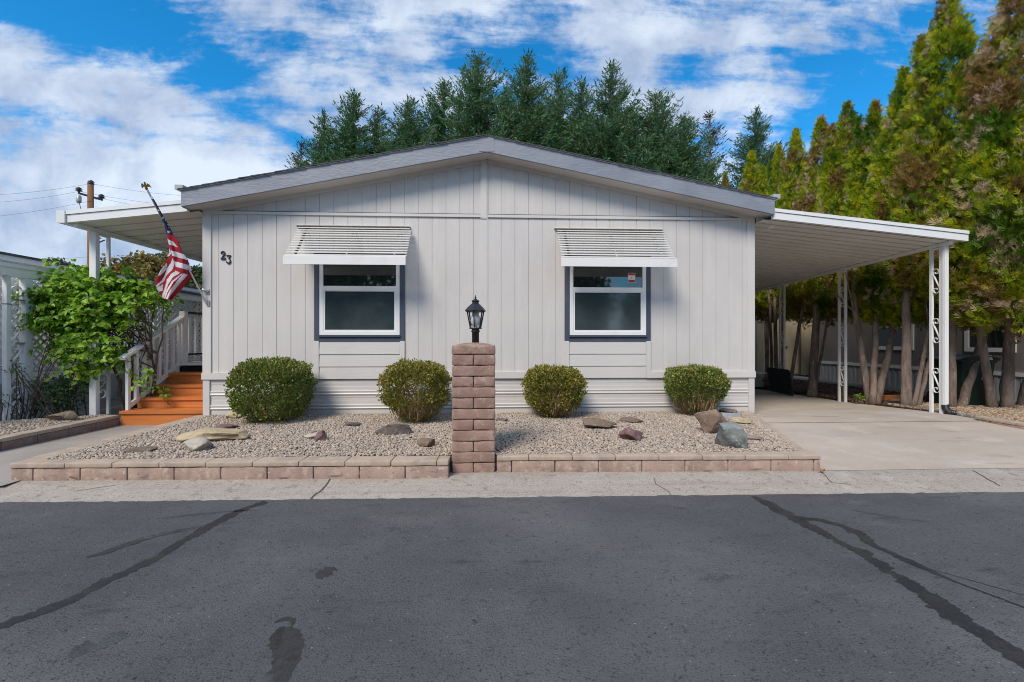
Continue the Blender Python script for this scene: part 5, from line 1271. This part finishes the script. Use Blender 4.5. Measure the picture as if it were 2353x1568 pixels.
dx0, dx1 = AT(1800, 800, 15.98)[0], AT(1834, 800, 15.98)[0]
m = MB(); m.box(dx0 - .10, dx0, 15.95, 15.985, .1, 2.2); m.box(dx1, dx1 + .10, 15.95, 15.985, .1, 2.2); m.box(dx0, dx1, 15.95, 15.985, 2.1, 2.2); m.build('door_frame', MT['stem'], sd)
m = MB(); m.box(dx0, dx1, 15.96, 15.984, .1, 2.1); dd = m.build('door', MT['shed'], sd)
m = MB(); m.lathe([(.03, 0), (.035, .05)], (dx0 + .1, 15.94, 1.05), 10); m.build('knob', MT['gold'], dd)
m = MB(); m.prism([(sx0 - .6, 2.6), (sx1 + 1.2, 2.6), ((sx0 + sx1) / 2 + .3, 3.15)], 15.7, 18.3); m.build('roof', MT['shingle'], sd)
# wheeled bin
bx_, by_ = GR(2238, 936, .12)
by_ += .25
wb = thing('wheeled_bin', 'dark green wheeled rubbish bin behind the leaning trunks', 'bin', (bx_, by_, .1))
m = MB(); n_ = 0
def frust(m, x0, x1, y0, y1, z0, X0, X1, Y0, Y1, z1): m.add([(x0, y0, z0), (x1, y0, z0), (x1, y1, z0), (x0, y1, z0), (X0, Y0, z1), (X1, Y0, z1), (X1, Y1, z1), (X0, Y1, z1)], [(0, 3, 2, 1), (4, 5, 6, 7), (0, 1, 5, 4), (1, 2, 6, 5), (2, 3, 7, 6), (3, 0, 4, 7)])
frust(m, bx_ - .24, bx_ + .24, by_ - .26, by_ + .26, .14, bx_ - .30, bx_ + .30, by_ - .33, by_ + .33, .90); m.box(bx_ - .32, bx_ + .32, by_ - .35, by_ + .35, .901, .935); m.build('body', MT['bin'], wb)
m = MB(); m.prism([(bx_ - .39, .937), (bx_ + .35, .937), (bx_ + .36, .985), (bx_ + .1, 1.03), (bx_ - .28, 1.01), (bx_ - .41, .96)], by_ - .37, by_ + .37); m.build('lid', MT['bin'], wb)
for s_ in (-1, 1):
    m = MB(); m.tube([(bx_ + .2 * s_ - .03, by_ + .28, .24), (bx_ + .2 * s_ + .03, by_ + .28, .24)], .12, 16); m.build('wheel', MT['black'], wb)
m = MB(); yf = by_ - .325
for k in range(3): m.tube([(bx_ + .10 + .055 * k + .022 * math.cos(R(a)), yf + .004 + .0, .70 + .026 * math.sin(R(a))) for a in range(0, 361, 40)], .006, 5)
m.box(bx_ + .075, bx_ + .235, yf + .005, yf + .02, .635, .65); m.box(bx_ + .075, bx_ + .235, yf + .006, yf + .02, .61, .622); m.box(bx_ + .12, bx_ + .17, yf + .012, yf + .03, .54, .59); m.build('emblem', MT['wmetal'], wb)
m = MB(); m.add([(bx_ + .0, by_ - .38, .955), (bx_ + .2, by_ - .385, .95), (bx_ + .2, by_ - .36, 1.035), (bx_ + .14, by_ - .34, 1.045)], [(0, 1, 2, 3)]); m.build('lid_sticker', MT['wmetal'], wb)
# bucket and wire panel under the far end of the carport
X_, Y_ = GR(1746, 889, .08)
bu = thing('bucket', 'white plastic bucket with red lettering behind the black wire crate', 'bucket', (X_, Y_, .08))
m = MB(); m.lathe([(.14, 0), (.165, .33), (.172, .33), (.172, .36), (.168, .37)], (X_, Y_, .08), 20); m.build('body', MT['bucket'], bu, True)
m = MB(); m.tube([(X_ + .175 * math.cos(R(a)), Y_ + .175 * math.sin(R(a)), .42 - .10 * max(0, math.sin(R(-a)))) for a in range(-180, 1, 15)], .005, 5); m.build('handle', MT['steel'], bu)
def letters(pls, ox, oz, s, rad, cx_, cy_, mb):
    for pl in pls:
        for (a, b_), (c, d) in zip(pl, pl[1:]):
            def P(u, v): th = R(-90) + (ox + u * s) / rad; return (cx_ + (rad + .003) * math.cos(th), cy_ + (rad + .003) * math.sin(th), oz + v * s)
            mb.bar(P(a, b_), P(c, d), .012, .008)
m = MB(); letters([[(0, 0), (.35, 1), (.6, 0)], [(.15, .4), (.5, .4)], [(1.3, .85), (1.0, 1), (.8, .5), (1.0, 0), (1.3, .15)]], -.055, .08 + .14, .09, .158, X_, Y_, m)
m.build('lettering', MT['sticker_r'], bu)
m = MB(); letters([[(0, 0), (.5, 0)], [(0, .8), (.4, .8)]], -.13, .08 + .16, .07, .158, X_, Y_, m); m.build('small_print', MT['black'], bu)
p = [GR(1772, 900, .075), GR(1824, 911, .075)]
cr = thing('wire_crate', 'folded black wire crate leaning beside the bucket', 'crate', (p[0][0], p[0][1], .06))
P0, P1 = Vector((*p[0], .085)), Vector((*p[1], .08)); upv = Vector((.0, .12, .56)); m = MB()
for k in range(2):
    o_ = Vector((0, .05 * k, 0)); n_ = 26
    for i in range(n_ + 1): q = P0.lerp(P1, i / n_) + o_; m.tube([q, q + upv], .0045, 4)
    for i in range(15): q = upv * (i / 14) + o_; m.tube([P0 + q, P1 + q], .0045, 4)
m.build('grid', MT['black'], cr)
m = MB(); a = P0 + Vector((0, .03, .01)); b_ = P1 + Vector((0, .03, .01)); m.add([a, b_, b_ + upv * .97, a + upv * .97] + [q + Vector((0, .012, 0)) for q in (a, b_, b_ + upv * .97, a + upv * .97)], [(0, 1, 2, 3), (7, 6, 5, 4), (0, 4, 5, 1), (1, 5, 6, 2), (2, 6, 7, 3), (3, 7, 4, 0)]); m.build('tray', MT['dark'], cr)
x0_, y0_ = GR(2060, 925, .12)
lg = thing('timber_sleeper', 'reddish timber lying on the mulch beside the front carport post', 'timber', (x0_, y0_, .1))
m = MB(); m.rbox((x0_ + .35, y0_ + .3, .17), .35, .06, .05, .0, .008, .003, .06, 3); m.build('beam', MT['cedar'], lg); m = MB(); m.rbox((x0_ + .2, y0_ + .08, .14), .25, .05, .03, 0, .008, .003, .06, 3); m.build('kerb_block', MT['edger'], lg)

# ------------------------------------------------------------------ sky, sun, camera
W = bpy.data.worlds.new('World'); SC.world = W; W.use_nodes = True; nt = W.node_tree
N_ = nt.nodes; LK = nt.links; bg = N_['Background']
ELEV, AZ = R(46), math.atan2(-.30, -.50)
sky = N_.new('ShaderNodeTexSky'); sky.sky_type = 'NISHITA'; sky.sun_disc = False; sky.sun_elevation = ELEV; sky.sun_rotation = AZ % (2 * math.pi)
sky.air_density = 1.0; sky.dust_density = .2; sky.ozone_density = 2.5
tc = N_.new('ShaderNodeTexCoord')
def mth(op, a, b_=None, c=None):
    n = N_.new('ShaderNodeMath'); n.operation = op
    for i, v in enumerate((a, b_, c)):
        if v is None: continue
        if isinstance(v, (int, float)): n.inputs[i].default_value = v
        else: LK.new(v, n.inputs[i])
    return n.outputs[0]
sp = N_.new('ShaderNodeSeparateXYZ'); LK.new(tc.outputs['Generated'], sp.inputs[0])
ay = mth('MAXIMUM', mth('ABSOLUTE', sp.outputs[1]), .06)
gx = mth('DIVIDE', sp.outputs[0], ay); gz_ = mth('DIVIDE', sp.outputs[2], ay)
def blob(px, py, rx, ry, ang, w):
    u = (px - CX) / FPX; x = (u + T) / (1 - u * T); d = x * SN + CS; z = (CY - py) / FPX * d
    a = R(ang); ca, sa = math.cos(a), math.sin(a); rx, ry = rx / FPX, ry / FPX
    dx = mth('SUBTRACT', gx, x); dz = mth('SUBTRACT', gz_, z)
    p = mth('ADD', mth('MULTIPLY', dx, ca / rx), mth('MULTIPLY', dz, sa / rx)); q = mth('ADD', mth('MULTIPLY', dx, -sa / ry), mth('MULTIPLY', dz, ca / ry))
    e = mth('ADD', mth('MULTIPLY', p, p), mth('MULTIPLY', q, q)); g_ = mth('POWER', 2.718, mth('MULTIPLY', e, -1.)); return mth('MULTIPLY', g_, w)
BL = [(250, 55, 300, 85, -14, -1.0), (520, 165, 110, 45, -35, -.75), (150, 55, 150, 40, -5, -.4), (715, 10, 50, 40, 0, -.7), (1195, 140, 150, 75, -10, -.95), (1040, 110, 70, 60, 0, -.45), (1575, 165, 75, 42, 5, -.95), (1950, 235, 240, 115, 25, -1.0), (2130, 330, 160, 120, 10, -.5), (2220, 60, 160, 120, 0, -.55), (660, 310, 170, 20, -24, -.8), (1800, 290, 80, 40, 10, -.35), (870, 345, 60, 30, -10, -.45), (690, 345, 60, 20, -20, -.4), (850, 150, 60, 30, -20, -.25),
      (200, 600, 600, 150, 0, .75), (350, 470, 420, 160, 0, .3), (520, 395, 170, 55, -8, .35), (830, 170, 220, 110, -25, .25), (1400, 90, 200, 100, 0, .30), (1660, 60, 230, 80, 15, .25), (1650, 240, 130, 45, 0, .35), (200, 250, 320, 70, -18, .35), (1060, 40, 140, 40, 0, .2)]
tot = None
for q in BL: tot = blob(*q) if tot is None else mth('ADD', tot, blob(*q))
cmb = N_.new('ShaderNodeCombineXYZ'); LK.new(gx, cmb.inputs[0]); LK.new(mth('MULTIPLY', gz_, 1.0), cmb.inputs[1])
mp = N_.new('ShaderNodeMapping'); mp.inputs['Rotation'].default_value = (0, 0, R(14)); mp.inputs['Scale'].default_value = (1.0, 2.1, 1); LK.new(cmb.outputs[0], mp.inputs[0])
def nz(sc, det, ro, off, vec=mp.outputs[0], dist=.3):
    m_ = N_.new('ShaderNodeMapping'); m_.inputs['Location'].default_value = off; LK.new(vec, m_.inputs[0]); n = N_.new('ShaderNodeTexNoise'); n.inputs['Scale'].default_value = sc; n.inputs['Detail'].default_value = det; n.inputs['Roughness'].default_value = ro; n.inputs['Distortion'].default_value = dist; LK.new(m_.outputs[0], n.inputs['Vector']); return n.outputs[0]
n1 = nz(3.6, 12, .62, (3.1, 1.7, 0)); n2 = nz(13, 9, .66, (1.1, 8.2, 0), cmb.outputs[0], .35)
mp2 = N_.new('ShaderNodeMapping'); mp2.inputs['Rotation'].default_value = (0, 0, R(19)); mp2.inputs['Scale'].default_value = (1.3, 7.5, 1); LK.new(cmb.outputs[0], mp2.inputs[0]); n5 = nz(2.6, 9, .6, (2.2, 6.1, 0), mp2.outputs[0], .25)
den = mth('ADD', mth('ADD', mth('ADD', mth('MULTIPLY', mth('SUBTRACT', n1, .5), 3.0), mth('MULTIPLY', mth('SUBTRACT', n5, .5), 2.2)), mth('MULTIPLY', mth('SUBTRACT', n2, .5), 1.5)), mth('ADD', tot, .34))
mr = N_.new('ShaderNodeMapRange'); mr.interpolation_type = 'SMOOTHSTEP'; mr.inputs[1].default_value = -.36; mr.inputs[2].default_value = .74; LK.new(den, mr.inputs[0])
fac = mth('MULTIPLY', mr.outputs[0], .96)
# cloud light and shade
n3 = nz(2.4, 8, .6, (7.7, 2.2, 0)); n4 = nz(6.5, 8, .62, (5.3, 1.2, 0), cmb.outputs[0], .5)
br = mth('ADD', mth('ADD', mth('MULTIPLY', mth('SUBTRACT', n3, .5), 2.0), mth('MULTIPLY', mth('SUBTRACT', n4, .5), 2.2)), mth('ADD', mth('ADD', blob(520, 410, 170, 60, -5, .75), blob(430, 480, 110, 26, -5, .25)), mth('ADD', blob(60, 540, 260, 70, -5, -.10), mth('ADD', blob(1700, 300, 160, 70, 0, .15), .42))))
mr2 = N_.new('ShaderNodeMapRange'); mr2.inputs[1].default_value = 0; mr2.inputs[2].default_value = 1; LK.new(br, mr2.inputs[0])
mx = N_.new('ShaderNodeMix'); mx.data_type = 'RGBA'; LK.new(mr2.outputs[0], mx.inputs[0])
CL = SKY_STRENGTH = .10
mx.inputs[6].default_value = (.19 / CL, .24 / CL, .335 / CL, 1); mx.inputs[7].default_value = (.385 / CL, .43 / CL, .495 / CL, 1)
hs = N_.new('ShaderNodeHueSaturation'); hs.inputs['Saturation'].default_value = 1.12; hs.inputs['Value'].default_value = 1.0; tint = N_.new('ShaderNodeMix'); tint.data_type = 'RGBA'; tint.blend_type = 'MULTIPLY'; tint.inputs[0].default_value = 1; tint.inputs[7].default_value = (.40, .80, .98, 1); LK.new(sky.outputs[0], tint.inputs[6]); LK.new(tint.outputs[2], hs.inputs['Color'])
mx2 = N_.new('ShaderNodeMix'); mx2.data_type = 'RGBA'; LK.new(fac, mx2.inputs[0]); LK.new(hs.outputs[0], mx2.inputs[6]); LK.new(mx.outputs[2], mx2.inputs[7])
LK.new(mx2.outputs[2], bg.inputs[0]); bg.inputs[1].default_value = SKY_STRENGTH
ld = bpy.data.lights.new('sun', 'SUN'); ld.energy = 1.65; ld.angle = R(23); ld.color = (1, .90, .77); lo = bpy.data.objects.new('sun', ld); COL.objects.link(lo)
sdv = Vector((.30, .50, -.60)); lo.rotation_euler = sdv.to_track_quat('-Z', 'Y').to_euler(); lo.location = (-4, -6, 12)
cd = bpy.data.cameras.new('camera'); cd.lens = 16; cd.sensor_width = 36; cd.clip_start = .05; cd.clip_end = 1500
co_ = bpy.data.objects.new('camera', cd); COL.objects.link(co_); co_.location = (0, 0, H); co_.rotation_euler = (R(90), 0, -TH); SC.camera = co_
vs_ = SC.view_settings; vs_.view_transform = 'Standard'; vs_.look = 'None'; vs_.exposure = 1.07; vs_.gamma = 1; vs_.use_curve_mapping = False
SC.render.engine = 'CYCLES'; SC.cycles.max_bounces = 8; SC.cycles.diffuse_bounces = 4; SC.cycles.transparent_max_bounces = 6; SC.cycles.use_denoising = True; SC.cycles.denoising_prefilter = 'ACCURATE'; SC.cycles.denoising_input_passes = 'RGB_ALBEDO_NORMAL'; SC.cycles.use_adaptive_sampling = False; SC.cycles.filter_width = 1.0
